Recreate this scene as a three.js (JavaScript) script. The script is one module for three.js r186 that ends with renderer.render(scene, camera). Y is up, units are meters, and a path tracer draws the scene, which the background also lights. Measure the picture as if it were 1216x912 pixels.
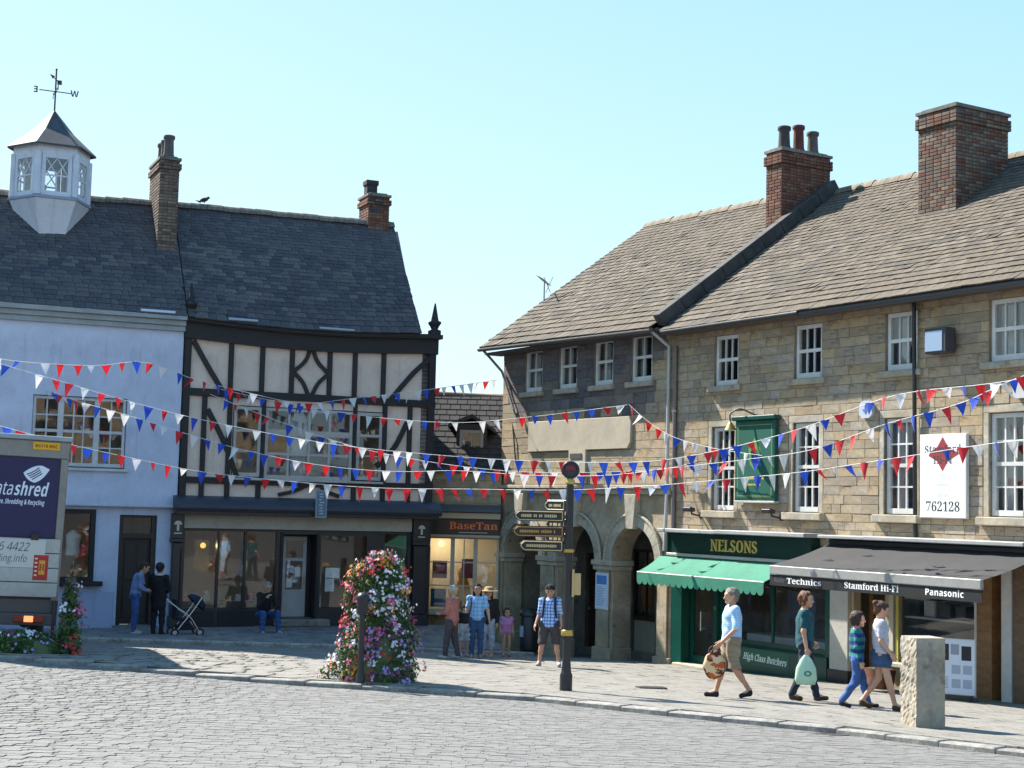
import * as THREE from 'three';
import { mergeGeometries, mergeVertices } from 'three/addons/utils/BufferGeometryUtils.js';
import { RoundedBoxGeometry } from 'three/addons/geometries/RoundedBoxGeometry.js';
import { TextGeometry } from 'three/addons/geometries/TextGeometry.js';
import { FontLoader } from 'three/addons/loaders/FontLoader.js';

/* ---------- camera, sky, sun, exposure ---------- */
const scene = new THREE.Scene();
const camera = new THREE.PerspectiveCamera(28.43, 4 / 3, 0.1, 900);
camera.position.set(0, 1.65, 0);
camera.rotation.order = 'YXZ';
camera.rotation.set(Math.atan(147 / 1800), 0, 0.025);
const SUN = new THREE.Vector3(-0.78 * Math.cos(0.82), Math.sin(0.82), -0.625 * Math.cos(0.82)).normalize();
{
  const W = 512, H = 256, d = new Float32Array(W * H * 4), dir = new THREE.Vector3();
  for (let j = 0; j < H; j++) for (let i = 0; i < W; i++) {
    const el = ((j + .5) / H - .5) * Math.PI, az = ((i + .5) / W - .5) * 2 * Math.PI;
    dir.set(Math.cos(el) * Math.cos(az), Math.sin(el), Math.cos(el) * Math.sin(az));
    const e = Math.max(el, 0) * 180 / Math.PI, kr = Math.exp(-e / 26), kg = Math.exp(-e / 34), kb = Math.exp(-e / 38);
    const c = Math.max(0, dir.dot(SUN)), g = .11 * Math.pow(c, 4);
    const o = (j * W + i) * 4, a = (Math.max(0, -dir.x * .84 - dir.z * .54) - .5) * .09 * kr;
    d[o] = .03 + .35 * kr + g + a * 1.1; d[o + 1] = .125 + .36 * kg + g + a * .55; d[o + 2] = .35 + .15 * kb + g * .7; d[o + 3] = 1;
  }
  const t = new THREE.DataTexture(d, W, H, THREE.RGBAFormat, THREE.FloatType);
  t.mapping = THREE.EquirectangularReflectionMapping; t.magFilter = t.minFilter = THREE.LinearFilter; t.needsUpdate = true;
  scene.background = t; scene.environment = t;
}
const sun = new THREE.DirectionalLight(new THREE.Color().setRGB(1, .94, .84), 5);
sun.position.copy(SUN).multiplyScalar(120).add(new THREE.Vector3(0, 0, -28));
sun.target.position.set(0, 0, -28); scene.add(sun, sun.target);
sun.castShadow = true; sun.shadow.radius = 1.2; sun.shadow.mapSize.set(4096, 4096);
Object.assign(sun.shadow.camera, { left: -45, right: 45, top: 45, bottom: -45, near: 1, far: 300 });
const renderer = new THREE.WebGLRenderer({ antialias: true });
renderer.toneMapping = THREE.LinearToneMapping; renderer.toneMappingExposure = 2.6;
renderer.shadowMap.enabled = true;

/* ---------- helpers ---------- */
const V = (x, y, z) => new THREE.Vector3(x, y, z), rad = a => a * Math.PI / 180;
const RNG = s => () => { s |= 0; s = s + 0x6D2B79F5 | 0; let t = Math.imul(s ^ s >>> 15, 1 | s); t = t + Math.imul(t ^ t >>> 7, 61 | t) ^ t; return ((t ^ t >>> 14) >>> 0) / 4294967296; };
const ss = (a, b, x) => { const t = Math.min(1, Math.max(0, (x - a) / (b - a))); return t * t * (3 - 2 * t); };
const lerp = (a, b, t) => a + (b - a) * t;
const used = {};
const numbered = n => { const k = used[n] = (used[n] ?? -1) + 1; return k ? n + '_' + String(k).padStart(3, '0') : n; };
function thing(name, label, category, p = V(0, 0, 0), turn = 0, group) {
  const o = new THREE.Group(); o.name = numbered(name); o.position.copy(p); o.rotation.y = turn; scene.add(o);
  o.userData = { label, category }; if (group) o.userData.group = group; return o;
}
function put(parent, name, geo, m, x = 0, y = 0, z = 0) {
  const o = new THREE.Mesh(geo, m); o.name = parent === scene ? numbered(name) : name; o.position.set(x, y, z); o.castShadow = o.receiveShadow = true; parent.add(o); return o;
}
const structure = o => { o.userData.kind = 'structure'; return o; };
const stuff = o => { o.userData.kind = 'stuff'; return o; };
function flat(g) { if (g.index) g = g.toNonIndexed(); for (const k of Object.keys(g.attributes)) if (!['position', 'normal', 'uv', 'color'].includes(k)) g.deleteAttribute(k); return g; }
function mg(l) {
  l = l.map(flat); const hc = l.some(g => g.attributes.color);
  for (const g of l) { if (!g.attributes.uv) g.setAttribute('uv', new THREE.BufferAttribute(new Float32Array(g.attributes.position.count * 2), 2)); if (hc && !g.attributes.color) g.setAttribute('color', new THREE.BufferAttribute(new Float32Array(g.attributes.position.count * 3).fill(1), 3)); if (!hc) g.deleteAttribute('color'); }
  return mergeGeometries(l);
}
// uv in metres from the dominant axis of each face
function uvm(g, s = 1, ox = 0, oy = 0) {
  if (g.index) g = g.toNonIndexed();
  const p = g.attributes.position, uv = new Float32Array(p.count * 2), a = V(), b = V(), c = V();
  for (let i = 0; i < p.count; i += 3) {
    a.fromBufferAttribute(p, i); b.fromBufferAttribute(p, i + 1); c.fromBufferAttribute(p, i + 2);
    const n = b.clone().sub(a).cross(c.clone().sub(a)), ax = Math.abs(n.x), ay = Math.abs(n.y), az = Math.abs(n.z);
    [a, b, c].forEach((q, k) => { const [u, v] = az >= ax && az >= ay ? [q.x, q.y] : ax >= ay ? [q.z, q.y] : [q.x, q.z]; uv[(i + k) * 2] = u * s + ox; uv[(i + k) * 2 + 1] = v * s + oy; });
  }
  g.setAttribute('uv', new THREE.BufferAttribute(uv, 2)); return g;
}
const box = (w, h, d, x = 0, y = 0, z = 0) => uvm(new THREE.BoxGeometry(w, h, d).translate(x, y, z), .5);
const rbox = (w, h, d, x = 0, y = 0, z = 0, r = .02) => uvm(new RoundedBoxGeometry(w, h, d, 1, Math.min(r, w / 2.1, h / 2.1, d / 2.1)).translate(x, y, z), .5);
const b2 = (x0, x1, y0, y1, z0, z1, r = 0) => r ? rbox(x1 - x0, y1 - y0, z1 - z0, (x0 + x1) / 2, (y0 + y1) / 2, (z0 + z1) / 2, r) : box(x1 - x0, y1 - y0, z1 - z0, (x0 + x1) / 2, (y0 + y1) / 2, (z0 + z1) / 2);
const cyl = (r0, r1, h, x = 0, y = 0, z = 0, n = 14) => new THREE.CylinderGeometry(r1, r0, h, n).translate(x, y + h / 2, z);
function rod(a, b, r, r2 = r, n = 8) { const d = b.clone().sub(a), g = new THREE.CylinderGeometry(r2, r, d.length(), n); g.applyQuaternion(new THREE.Quaternion().setFromUnitVectors(V(0, 1, 0), d.clone().normalize())); return g.translate((a.x + b.x) / 2, (a.y + b.y) / 2, (a.z + b.z) / 2); }
// squared bar between two points of a facade
function bar(x0, y0, x1, y1, w, z0, z1) { const L = Math.hypot(x1 - x0, y1 - y0), g = rbox(L, w, z1 - z0, 0, 0, 0, .012); return uvm(g.rotateZ(Math.atan2(y1 - y0, x1 - x0)).translate((x0 + x1) / 2, (y0 + y1) / 2, (z0 + z1) / 2), .5); }
const lathe = (pts, n = 18) => new THREE.LatheGeometry(pts.map(p => new THREE.Vector2(p[0], p[1])), n);
// a block whose front (+z) edges are bevelled: 18 triangles
function pad(w, h, d, b, wob = null) {
  const x = w / 2, y = h / 2, z = d / 2, P = [], U = [];
  const bk = [[-x, -y, -z], [x, -y, -z], [x, y, -z], [-x, y, -z]], md = [[-x, -y, z - b], [x, -y, z - b], [x, y, z - b], [-x, y, z - b]], ft = [[-x + b, -y + b, z], [x - b, -y + b, z], [x - b, y - b, z], [-x + b, y - b, z]];
  if (wob) ft.forEach(q => { q[0] += (wob() - .5) * b * .7; q[1] += (wob() - .5) * b * .7; q[2] += (wob() - .6) * b * .5; });
  const q = (a, b2_, c, e) => P.push(...a, ...b2_, ...c, ...a, ...c, ...e);
  q(...ft); for (let i = 0; i < 4; i++) { const j = (i + 1) % 4; q(bk[i], bk[j], md[j], md[i]); q(md[i], md[j], ft[j], ft[i]); }
  const g = new THREE.BufferGeometry(); g.setAttribute('position', new THREE.Float32BufferAttribute(P, 3)); g.computeVertexNormals(); return uvm(g, .5);
}
function tint(g, c) { const n = g.attributes.position.count, a = new Float32Array(n * 3); for (let i = 0; i < n; i++) { a[i * 3] = c.r; a[i * 3 + 1] = c.g; a[i * 3 + 2] = c.b; } g.setAttribute('color', new THREE.BufferAttribute(a, 3)); return g; }
const ext = (shape, depth, z = 0, cs = 12) => uvm(new THREE.ExtrudeGeometry(shape, { depth, bevelEnabled: false, curveSegments: cs }).translate(0, 0, z), .5);
const poly = pts => { const s = new THREE.Shape(); pts.forEach((p, i) => i ? s.lineTo(p[0], p[1]) : s.moveTo(p[0], p[1])); s.closePath(); return s; };
const rc = (x0, x1, y0, y1) => [[x0, y0], [x1, y0], [x1, y1], [x0, y1]];

/* ---------- procedural textures ---------- */
function vnoise(seed, N) { const r = RNG(seed), g = Float32Array.from({ length: N * N }, r); return (x, y) => { x *= N; y *= N; const xi = Math.floor(x), yi = Math.floor(y), fx = x - xi, fy = y - yi, u = fx * fx * (3 - 2 * fx), v = fy * fy * (3 - 2 * fy), w = (a, b) => g[((b % N) + N) % N * N + ((a % N) + N) % N]; return lerp(lerp(w(xi, yi), w(xi + 1, yi), u), lerp(w(xi, yi + 1), w(xi + 1, yi + 1), u), v); }; }
function fbm(seed, base, oct) { const l = []; for (let i = 0; i < oct; i++) l.push(vnoise(seed + i * 7, base << i)); return (x, y) => { let s = 0, a = .5, t = 0; for (const f of l) { s += f(x, y) * a; t += a; a *= .55; } return s / t; }; }
function tex(size, fn, srgb = true, size2 = size) {
  const d = new Uint8Array(size * size2 * 4);
  for (let j = 0; j < size2; j++) for (let i = 0; i < size; i++) { const c = fn(i / size, j / size2), o = (j * size + i) * 4; for (let k = 0; k < 3; k++) d[o + k] = Math.max(0, Math.min(255, c[k] * 255)); d[o + 3] = 255; }
  const t = new THREE.DataTexture(d, size, size2); t.wrapS = t.wrapT = THREE.RepeatWrapping; t.magFilter = THREE.LinearFilter; t.minFilter = THREE.LinearMipmapLinearFilter; t.generateMipmaps = true; if (srgb) t.colorSpace = THREE.SRGBColorSpace; t.needsUpdate = true; return t;
}
const gray = (fn, lo, hi) => (x, y) => { const v = lerp(lo, hi, fn(x, y)); return [v, v, v]; };
const nA = fbm(3, 4, 6), nB = fbm(11, 8, 5), nC = fbm(29, 3, 3), nD = fbm(51, 32, 3);
const T = {
  stone: tex(512, (x, y) => { const a = nA(x, y), b = nC(x, y), c = nD(x, y), v = .70 + .32 * a + .14 * (c - .5), w = (b - .5) * .14, soot = Math.max(0, nB(x, y) - .6) * .8; return [v + w - soot, v + w * .3 - soot, v - w * .8 - soot * .9]; }),
  stoneB: tex(512, gray((x, y) => .5 * nA(x, y) + .5 * nD(x, y), 0, 1), false),
  plaster: tex(512, (x, y) => { const v = .86 + .16 * (nA(x, y) - .5) + .07 * (nD(x, y) - .5); return [v, v, v]; }),
  render: tex(512, (x, y) => { const st = Math.max(0, nB(x, y * .25) - .55) * .35, v = .92 + .12 * (nA(x, y) - .5) + .05 * (nD(x, y) - .5) - st; return [v, v, v + st * .1]; }),
  slate: tex(512, (x, y) => { const a = nB(x, y), l = Math.max(0, nC(x * 1, y * 1) + .35 * nD(x, y) - .72) * 1.6, v = .6 + .5 * a; return [v + l * .7, v + l * .62, v + l * .2]; }),
  grit: tex(512, (x, y) => { const v = .72 + .3 * (nD(x, y) - .5) + .34 * (nA(x, y) - .5); return [v, v, v]; }),
  wood: tex(256, (x, y) => { const v = .7 + .5 * (nB(x * 1, Math.floor(y * 256) / 256 * 4 % 1) - .4) * .6 + .12 * nD(x, y); return [v, v, v]; }),
  weave: tex(256, (x, y) => { const f = Math.sin((y * 3 + .8 * nA(x, y)) * 25) * .5 + .5, v = .80 + .22 * (nA(x, y) - .5) + .12 * f * nC(x, y) + .08 * (nD(x, y) - .5); return [v, v, v]; }),
  hair: tex(256, (x, y) => { const v = .55 + .75 * nD(x, y * .12) * nA(x, y) + .25 * nD(x, y * .2); return [v, v * .97, v * .93]; }),
  cloth: tex(256, (x, y) => { const v = .84 + .2 * (nA(x, y) - .5) + .08 * (nD(x, y) - .5); return [v, v, v]; }),
};
const C = (r, g, b) => new THREE.Color().setRGB(r, g, b);
const mat = (c, o = {}) => { const { phys, ...r } = o; return new (phys ? THREE.MeshPhysicalMaterial : THREE.MeshStandardMaterial)({ color: c, roughness: .85, ...r }); };
const stoneM = c => mat(c, { map: T.stone, bumpMap: T.stoneB, bumpScale: .006, roughness: .95 });
const paint = (c, r = .45) => mat(c, { map: T.plaster, roughness: r });
const M = {
  white: paint(C(.88, .88, .86), .5), black: paint(C(.028, .028, .034), .4), iron: mat(C(.02, .02, .024), { roughness: .38 }), gold: mat(C(.55, .36, .09), { roughness: .35, metalness: .6 }),
  lead: mat(C(.42, .42, .42), { map: T.plaster, roughness: .6 }), glass: mat(C(.92, .95, .96), { phys: 1, transmission: 1, thickness: 0, roughness: .02, ior: 1.8 }),
  dark: mat(C(.05, .048, .05)), room: mat(C(.42, .40, .37)), curtain: mat(C(.55, .55, .55), { map: T.cloth }), mortar: mat(C(.30, .26, .20), { map: T.grit }),
  timber: mat(C(.022, .019, .022), { map: T.wood, roughness: .65 }), grey: mat(C(.3, .3, .3)), chrome: mat(C(.6, .6, .62), { metalness: .9, roughness: .25 }), rubber: mat(C(.02, .02, .02), { roughness: .8 }),
};
function canvasMat(w, h, draw, o = {}) {
  const c = document.createElement('canvas'); c.width = w; c.height = h; const x = c.getContext('2d'); draw(x, w, h);
  const t = new THREE.CanvasTexture(c); t.colorSpace = THREE.SRGBColorSpace; return mat(C(1, 1, 1), { map: t, roughness: .6, ...o });
}
const stripeText = (x, s, f, px, py, w) => { x.font = f; const m = x.measureText(s).width; x.save(); x.translate(px, py); x.scale(w / m, 1); x.fillText(s, 0, 0); x.restore(); };
// a flat printed face
const face = (w, h, x, y, z) => new THREE.PlaneGeometry(w, h).translate(x, y, z);
const font = await new FontLoader().loadAsync('fonts/droid/droid_serif_bold.typeface.json');

/* ---------- frames of the two sides of the square ---------- */
const RO = V(-.241, -2.297, -44.092), RT = rad(-59), LO = V(-8.288, -1.656, -39.8), LT = rad(24);
const frame = (O, t) => (u, v, z) => V(O.x + u * Math.cos(t) + z * Math.sin(t), O.y + v, O.z - u * Math.sin(t) + z * Math.cos(t));
const RW = frame(RO, RT), LW = frame(LO, LT);
const gyf = (x, z) => { const Z = -z; return -.0522 * Z - .02 * x + .13 * ss(-3, -9, x) * (1 - ss(28, 36, Z)) - .15 * ss(36, 43, Z) * ss(-4, -1, x); };
const kerbPts = [[-24, 29.6], [-9, 26.6], [-4.19, 25.55], [-1.35, 24.93], [.55, 24.21], [2.48, 22.47], [4.58, 20.8], [6.14, 18.95], [9.6, 15.4], [14, 11]];
const kerbZ = x => { for (let i = 0; i < kerbPts.length - 1; i++) { const [a, b] = kerbPts[i], [c, d] = kerbPts[i + 1]; if (x >= a && x <= c) return lerp(b, d, (x - a) / (c - a)); } return x < 0 ? 29.6 : 11; };

/* ---------- the ground ---------- */
function sheet(nx, nz, f) { const P = [], U = [], I = []; for (let j = 0; j <= nz; j++) for (let i = 0; i <= nx; i++) { const p = f(i / nx, j / nz); P.push(p.x, p.y, p.z); U.push(p.x * .5, p.z * .5); } for (let j = 0; j < nz; j++) for (let i = 0; i < nx; i++) { const a = j * (nx + 1) + i; I.push(a, a + 1, a + nx + 2, a, a + nx + 2, a + nx + 1); } const g = new THREE.BufferGeometry(); g.setAttribute('position', new THREE.Float32BufferAttribute(P, 3)); g.setAttribute('uv', new THREE.Float32BufferAttribute(U, 2)); g.setIndex(I); g.computeVertexNormals(); return g; }
const sp = t => { const s = t * 2 - 1; return Math.sign(s) * Math.pow(Math.abs(s), 2.4); };
structure(put(scene, 'ground', sheet(160, 160, (a, b) => { const x = sp(a) * 420, z = sp(b) * 420 - 20; return V(x, gyf(x, z) - .135, z); }), mat(C(.17, .165, .155), { map: T.grit })));
structure(put(scene, 'paving_bed', sheet(60, 40, (a, b) => { const x = lerp(-23, 13.5, a), z = -lerp(kerbZ(x) + .15, 50, b); return V(x, gyf(x, z) - .022, z); }), mat(C(.15, .145, .135), { map: T.grit })));
// rows of stone setts on the road, rows of paving stones beyond the kerb
{
  const mats = [C(.315, .305, .292), C(.335, .324, .308), C(.29, .283, .273), C(.32, .307, .288), C(.302, .297, .292)].map(c => mat(c, { map: T.grit, bumpMap: T.stoneB, bumpScale: .006, roughness: .75 }));
  const mats2 = [C(.40, .375, .33), C(.42, .395, .355), C(.37, .35, .31), C(.41, .385, .34), C(.39, .37, .345)].map(c => mat(c, { map: T.grit, bumpMap: T.stoneB, bumpScale: .006, roughness: .8 }));
  const lay = (name, seed, pieces, holder, mm) => {
    const r = RNG(seed), geos = [0, 1, 2, 3].map(() => pad(1, 1, 1, .022, r).rotateX(-Math.PI / 2));
    // unit blocks scaled per piece; the nearest 300 are pieces of their own
    pieces.sort((a, b) => a.d - b.d);
    pieces.forEach((p, i) => { p.m = Math.min(4, Math.floor(r() * 2.6 + 3.2 * nC(p.x * .045 + 9, p.z * .06 + 9))); p.g = Math.floor(r() * 4); p.tx = (r() - .5) * .014; p.tz = (r() - .5) * .012; p.dy = (r() - .5) * .006; });
    const q = new THREE.Quaternion(), e = new THREE.Euler(), m4 = new THREE.Matrix4();
    const pose = p => { e.set(.0522 * -1 + p.tx, p.a, -.02 + p.tz); q.setFromEuler(e); };
    pieces.slice(0, 300).forEach(p => { const o = put(holder, name, geos[p.g], mm[p.m], p.x, p.y + p.dy, p.z); pose(p); o.quaternion.copy(q); o.scale.set(p.w, .07, p.l); });
    const rest = pieces.slice(300), cols = mm.map(m => m.color);
    for (let g = 0; g < 1; g++) {
      const im = new THREE.InstancedMesh(geos[g], mat(C(1, 1, 1), { map: T.grit, roughness: .8 }), rest.length); im.name = name + '_field'; stuff(im);
      rest.forEach((p, i) => { pose(p); m4.compose(V(p.x, p.y + p.dy, p.z), q, V(p.w, .07, p.l)); im.setMatrixAt(i, m4); im.setColorAt(i, cols[p.m]); });
      holder.add(im);
    }
  };
  const r = RNG(5), road = new THREE.Group(); road.name = 'road'; structure(road); scene.add(road);
  const a = [];
  for (let Z = 10; Z < 29.5;) {
    const l = .10 + r() * .03; const half = Z * .36 + 2.2;
    for (let x = -half - r() * .3; x < half;) { const w = .15 + r() * .19; if (Z + l / 2 < kerbZ(x + w / 2) - .02) { const X = x + w / 2, z = -(Z + l / 2); a.push({ x: X, z, y: gyf(X, z) - .137, w: w - .006, l: l - .013, a: 0, d: Z }); } x += w; }
    Z += l;
  }
  lay('sett', 8, a, road, mats);
  const pv = new THREE.Group(); pv.name = 'paving'; structure(pv); scene.add(pv); const b = [];
  for (let k = 0; k < 110; k++) {          // rows follow the kerb
    const l = .27;
    for (let x = -16 - r() * .4; x < 12;) {
      const w = .4 + r() * .35, X = x + w / 2, Z = kerbZ(X) + .17 + (k + .5) * l, s = (kerbZ(X + .1) - kerbZ(X - .1)) / .2;
      x += w; if (Z > 44.4) continue;
      const z = -Z; // stay off the raised pavement and the buildings
      const lu = (X - LO.x) * Math.cos(LT) - (z - LO.z) * Math.sin(LT), lz = (X - LO.x) * Math.sin(LT) + (z - LO.z) * Math.cos(LT);
      const rz = (X - RO.x) * Math.sin(RT) + (z - RO.z) * Math.cos(RT);
      if (lu < 7.6 && lz < 4.15) continue; if (rz < -2.3) continue;
      const ca = Math.cos(Math.atan(s)); b.push({ x: X, z, y: gyf(X, z) - .036, w: w / ca - .010, l: l * ca - .012, a: Math.atan(s), d: Z });
    }
  }
  lay('paving_stone', 18, b, pv, mats2);
  // kerb between them
  const kb = new THREE.Group(); kb.name = 'kerb'; structure(kb); scene.add(kb);
  const kg = [0, 1, 2].map(() => { const g = pad(1, .3, .16, .02, r); return g.rotateX(-Math.PI / 2).rotateY(Math.PI); });
  const km = [C(.50, .48, .44), C(.46, .44, .41), C(.53, .50, .46)].map(c => mat(c, { map: T.grit, bumpMap: T.stoneB, bumpScale: .01 }));
  for (let i = 0; i < kerbPts.length - 1; i++) { const [x0, Z0] = kerbPts[i], [x1, Z1] = kerbPts[i + 1], L = Math.hypot(x1 - x0, Z1 - Z0), n = Math.max(1, Math.round(L / .92)); for (let k = 0; k < n; k++) { const t = (k + .5) / n, x = lerp(x0, x1, t), z = -lerp(Z0, Z1, t); const o = put(kb, 'kerb_stone', kg[k % 3], km[(i + k) % 3], x, gyf(x, z) - .10 + (r() - .5) * .012, z); o.rotation.set(-.05, Math.atan2(Z1 - Z0, x1 - x0), 0); o.scale.set(L / n - .012, 1, 1); } }
}
// raised pavement along the shaded side, flagstones and kerb
{
  const r = RNG(77), P = new THREE.Group(); P.name = 'pavement'; structure(P); scene.add(P);
  const h = (u, z) => { const k = LW(u, 0, 4); const e = gyf(k.x, k.z) + .1; return lerp(LO.y, e, Math.min(1, Math.max(0, z / 4))); };
  const at = (u, z, dy = 0) => { const p = LW(u, 0, z); p.y = h(u, z) + dy; return p; };
  put(P, 'pavement_base', sheet(40, 8, (a, b) => at(lerp(-10, 7.3, a), lerp(-.4, 3.9, b), -.02)), mat(C(.16, .15, .14), { map: T.grit }));
  const g = [0, 1, 2].map(() => pad(1, 1, .05, .012, r).rotateX(-Math.PI / 2)), m = [C(.36, .35, .34), C(.40, .39, .37), C(.33, .325, .32)].map(c => mat(c, { map: T.grit, roughness: .8 }));
  for (let j = 0; j < 6; j++) for (let u = -9.8 - r() * .5; u < 7;) { const w = .62 + r() * .35, z = .32 + j * .62; const a = at(u + w / 2, z), b = at(u + w / 2, z + .3), c = at(u + w, z); const o = put(P, 'flagstone', g[j % 3], m[Math.floor(r() * 3)], a.x, a.y - .017 + (r() - .5) * .006, a.z); o.rotation.order = 'YXZ'; o.rotation.set(Math.atan2(a.y - b.y, .3), LT, Math.atan2(c.y - a.y, w / 2)); o.scale.set(w - .012, 1, .608); u += w; }
  const kg = pad(1, .24, .2, .03, r).rotateX(-Math.PI / 2).rotateY(Math.PI), km = mat(C(.62, .59, .53), { map: T.grit });
  for (let u = -10; u < 7.3; u += .95) { const a = at(u + .47, 4.02), c = at(u + .95, 4.02); const o = put(P, 'kerb_stone', kg, km, a.x, a.y - .09, a.z); o.rotation.order = 'YXZ'; o.rotation.set(0, LT, Math.atan2(c.y - a.y, .475)); o.scale.x = .94; }
}

/* ---------- building helpers ---------- */
// coursed stones that leave the openings free: the biggest (nearest) 300 are parts, the rest one part
function stones(parent, x0, x1, y0, y1, holes, mats, seed, hAvg = .24, wAvg = .5, z = 0, pickM = null) {
  const r = RNG(seed), br = [...new Set([y0, y1, ...holes.flatMap(h => [h[2], h[3]])].filter(v => v >= y0 - 1e-6 && v <= y1 + 1e-6))].sort((a, b) => a - b), rows = [];
  for (let i = 0; i < br.length - 1; i++) { const H = br[i + 1] - br[i]; if (H < .03) continue; const n = Math.max(1, Math.round(H / hAvg)); for (let k = 0; k < n; k++) rows.push([br[i] + H * k / n, br[i] + H * (k + 1) / n]); }
  const list = [];
  for (const [a, b] of rows) {
    const cut = holes.filter(h => h[2] < b - .005 && h[3] > a + .005).map(h => [h[0], h[1]]).sort((p, q) => p[0] - q[0]);
    let x = x0; const free = []; for (const c of cut) { if (c[0] > x) free.push([x, Math.min(c[0], x1)]); x = Math.max(x, c[1]); } if (x < x1) free.push([x, x1]);
    for (const [s, e] of free) { let p = s; while (p < e - .01) { let w = wAvg * (.55 + r() * .95); if (e - p - w < wAvg * .4) w = e - p; list.push([p, Math.min(p + w, e), a, b]); p += w; } }
  }
  list.sort((a, b) => (b[0] - a[0]) * 1);
  const geos = [0, 1, 2, 3, 4].map(i => { const g = pad(1, 1, 1, .045, r); return uvm(g, .22, i * .23, i * .37); }), rest = [];
  list.forEach((s, i) => {
    const w = s[1] - s[0] - .009, h = s[3] - s[2] - .009, cx = (s[0] + s[1]) / 2, cy = (s[2] + s[3]) / 2, mm = pickM?.(cx, cy, r) ?? mats[Math.floor(r() * mats.length)], g = geos[Math.floor(r() * 5)], pz = z + (r() - .5) * .012;
    if (i < 300) { const o = put(parent, 'stone', g, mm, cx, cy, pz); o.scale.set(w, h, .03); }
    else rest.push(tint(g.clone().scale(w, h, .03).translate(cx, cy, pz), mm.color));
  });
  if (rest.length) stuff(put(parent, 'stone_courses', mg(rest), mat(C(1, 1, 1), { map: T.stone, vertexColors: true, roughness: .95 })));
}
function holed(outline, holes) { const s = poly(outline); for (const h of holes) s.holes.push(Array.isArray(h[0]) ? new THREE.Path(h.map(p => new THREE.Vector2(p[0], p[1]))) : new THREE.Path(rc(h[0], h[1], h[2], h[3]).map(p => new THREE.Vector2(...p)))); return s; }
const unitPane = new THREE.PlaneGeometry(1, 1);
// sash window: frame and glazing bars in one mesh, every pane a piece of its own
function sash(parent, x0, x1, y0, y1, cols, rows, z, o = {}) {
  const w = x1 - x0, h = y1 - y0, f = o.f ?? .085, bw = o.b ?? .034, m = o.m ?? M.white, L = [];
  L.push(b2(x0, x0 + f, y0, y1, z - .05, z + .03), b2(x1 - f, x1, y0, y1, z - .05, z + .03), b2(x0 + f, x1 - f, y1 - f, y1, z - .05, z + .03), b2(x0 + f, x1 - f, y0, y0 + f * 1.3, z - .05, z + .04));
  const ix0 = x0 + f, ix1 = x1 - f, iy0 = y0 + f * 1.3, iy1 = y1 - f, mid = o.mid ?? rows / 2;
  for (let i = 1; i < cols; i++) { const x = lerp(ix0, ix1, i / cols); L.push(b2(x - bw / 2, x + bw / 2, iy0, iy1, z - .03, z + .012)); }
  for (let j = 1; j < rows; j++) { const y = lerp(iy0, iy1, j / rows), t = j === mid ? bw * 1.1 : bw / 2; L.push(b2(ix0, ix1, y - t, y + t, z - .035, z + (j === mid ? .022 : .010))); }
  const win = put(parent, 'window', mg(L), m);
  for (let i = 0; i < cols; i++) for (let j = 0; j < rows; j++) { const p = put(win, 'pane', unitPane, M.glass, lerp(ix0, ix1, (i + .5) / cols), lerp(iy0, iy1, (j + .5) / rows), z - .012); p.scale.set((ix1 - ix0) / cols, (iy1 - iy0) / rows, 1); const t = (i * 7 + j * 13 + Math.round(x0 * 10)) % 5 - 2; p.rotation.set(t * .004, t * .006, 0); }
  if (o.curtain) { const P = []; const n = 14; for (const s of o.curtain) { const a = lerp(ix0, ix1, s[0]), b = lerp(ix0, ix1, s[1]); const sh = new THREE.Shape(); sh.moveTo(a, -.02); for (let i = 0; i <= n; i++) sh.lineTo(lerp(a, b, i / n), Math.sin(i * 1.9) * .018 + .018); for (let i = n; i >= 0; i--) sh.lineTo(lerp(a, b, i / n), Math.sin(i * 1.9) * .018 + .012); P.push(new THREE.ExtrudeGeometry(sh, { depth: iy1 - iy0, bevelEnabled: false }).rotateX(-Math.PI / 2).translate(0, iy0, z - .16)); } put(win, 'curtain', mg(P), M.curtain); }
  return win;
}
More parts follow.
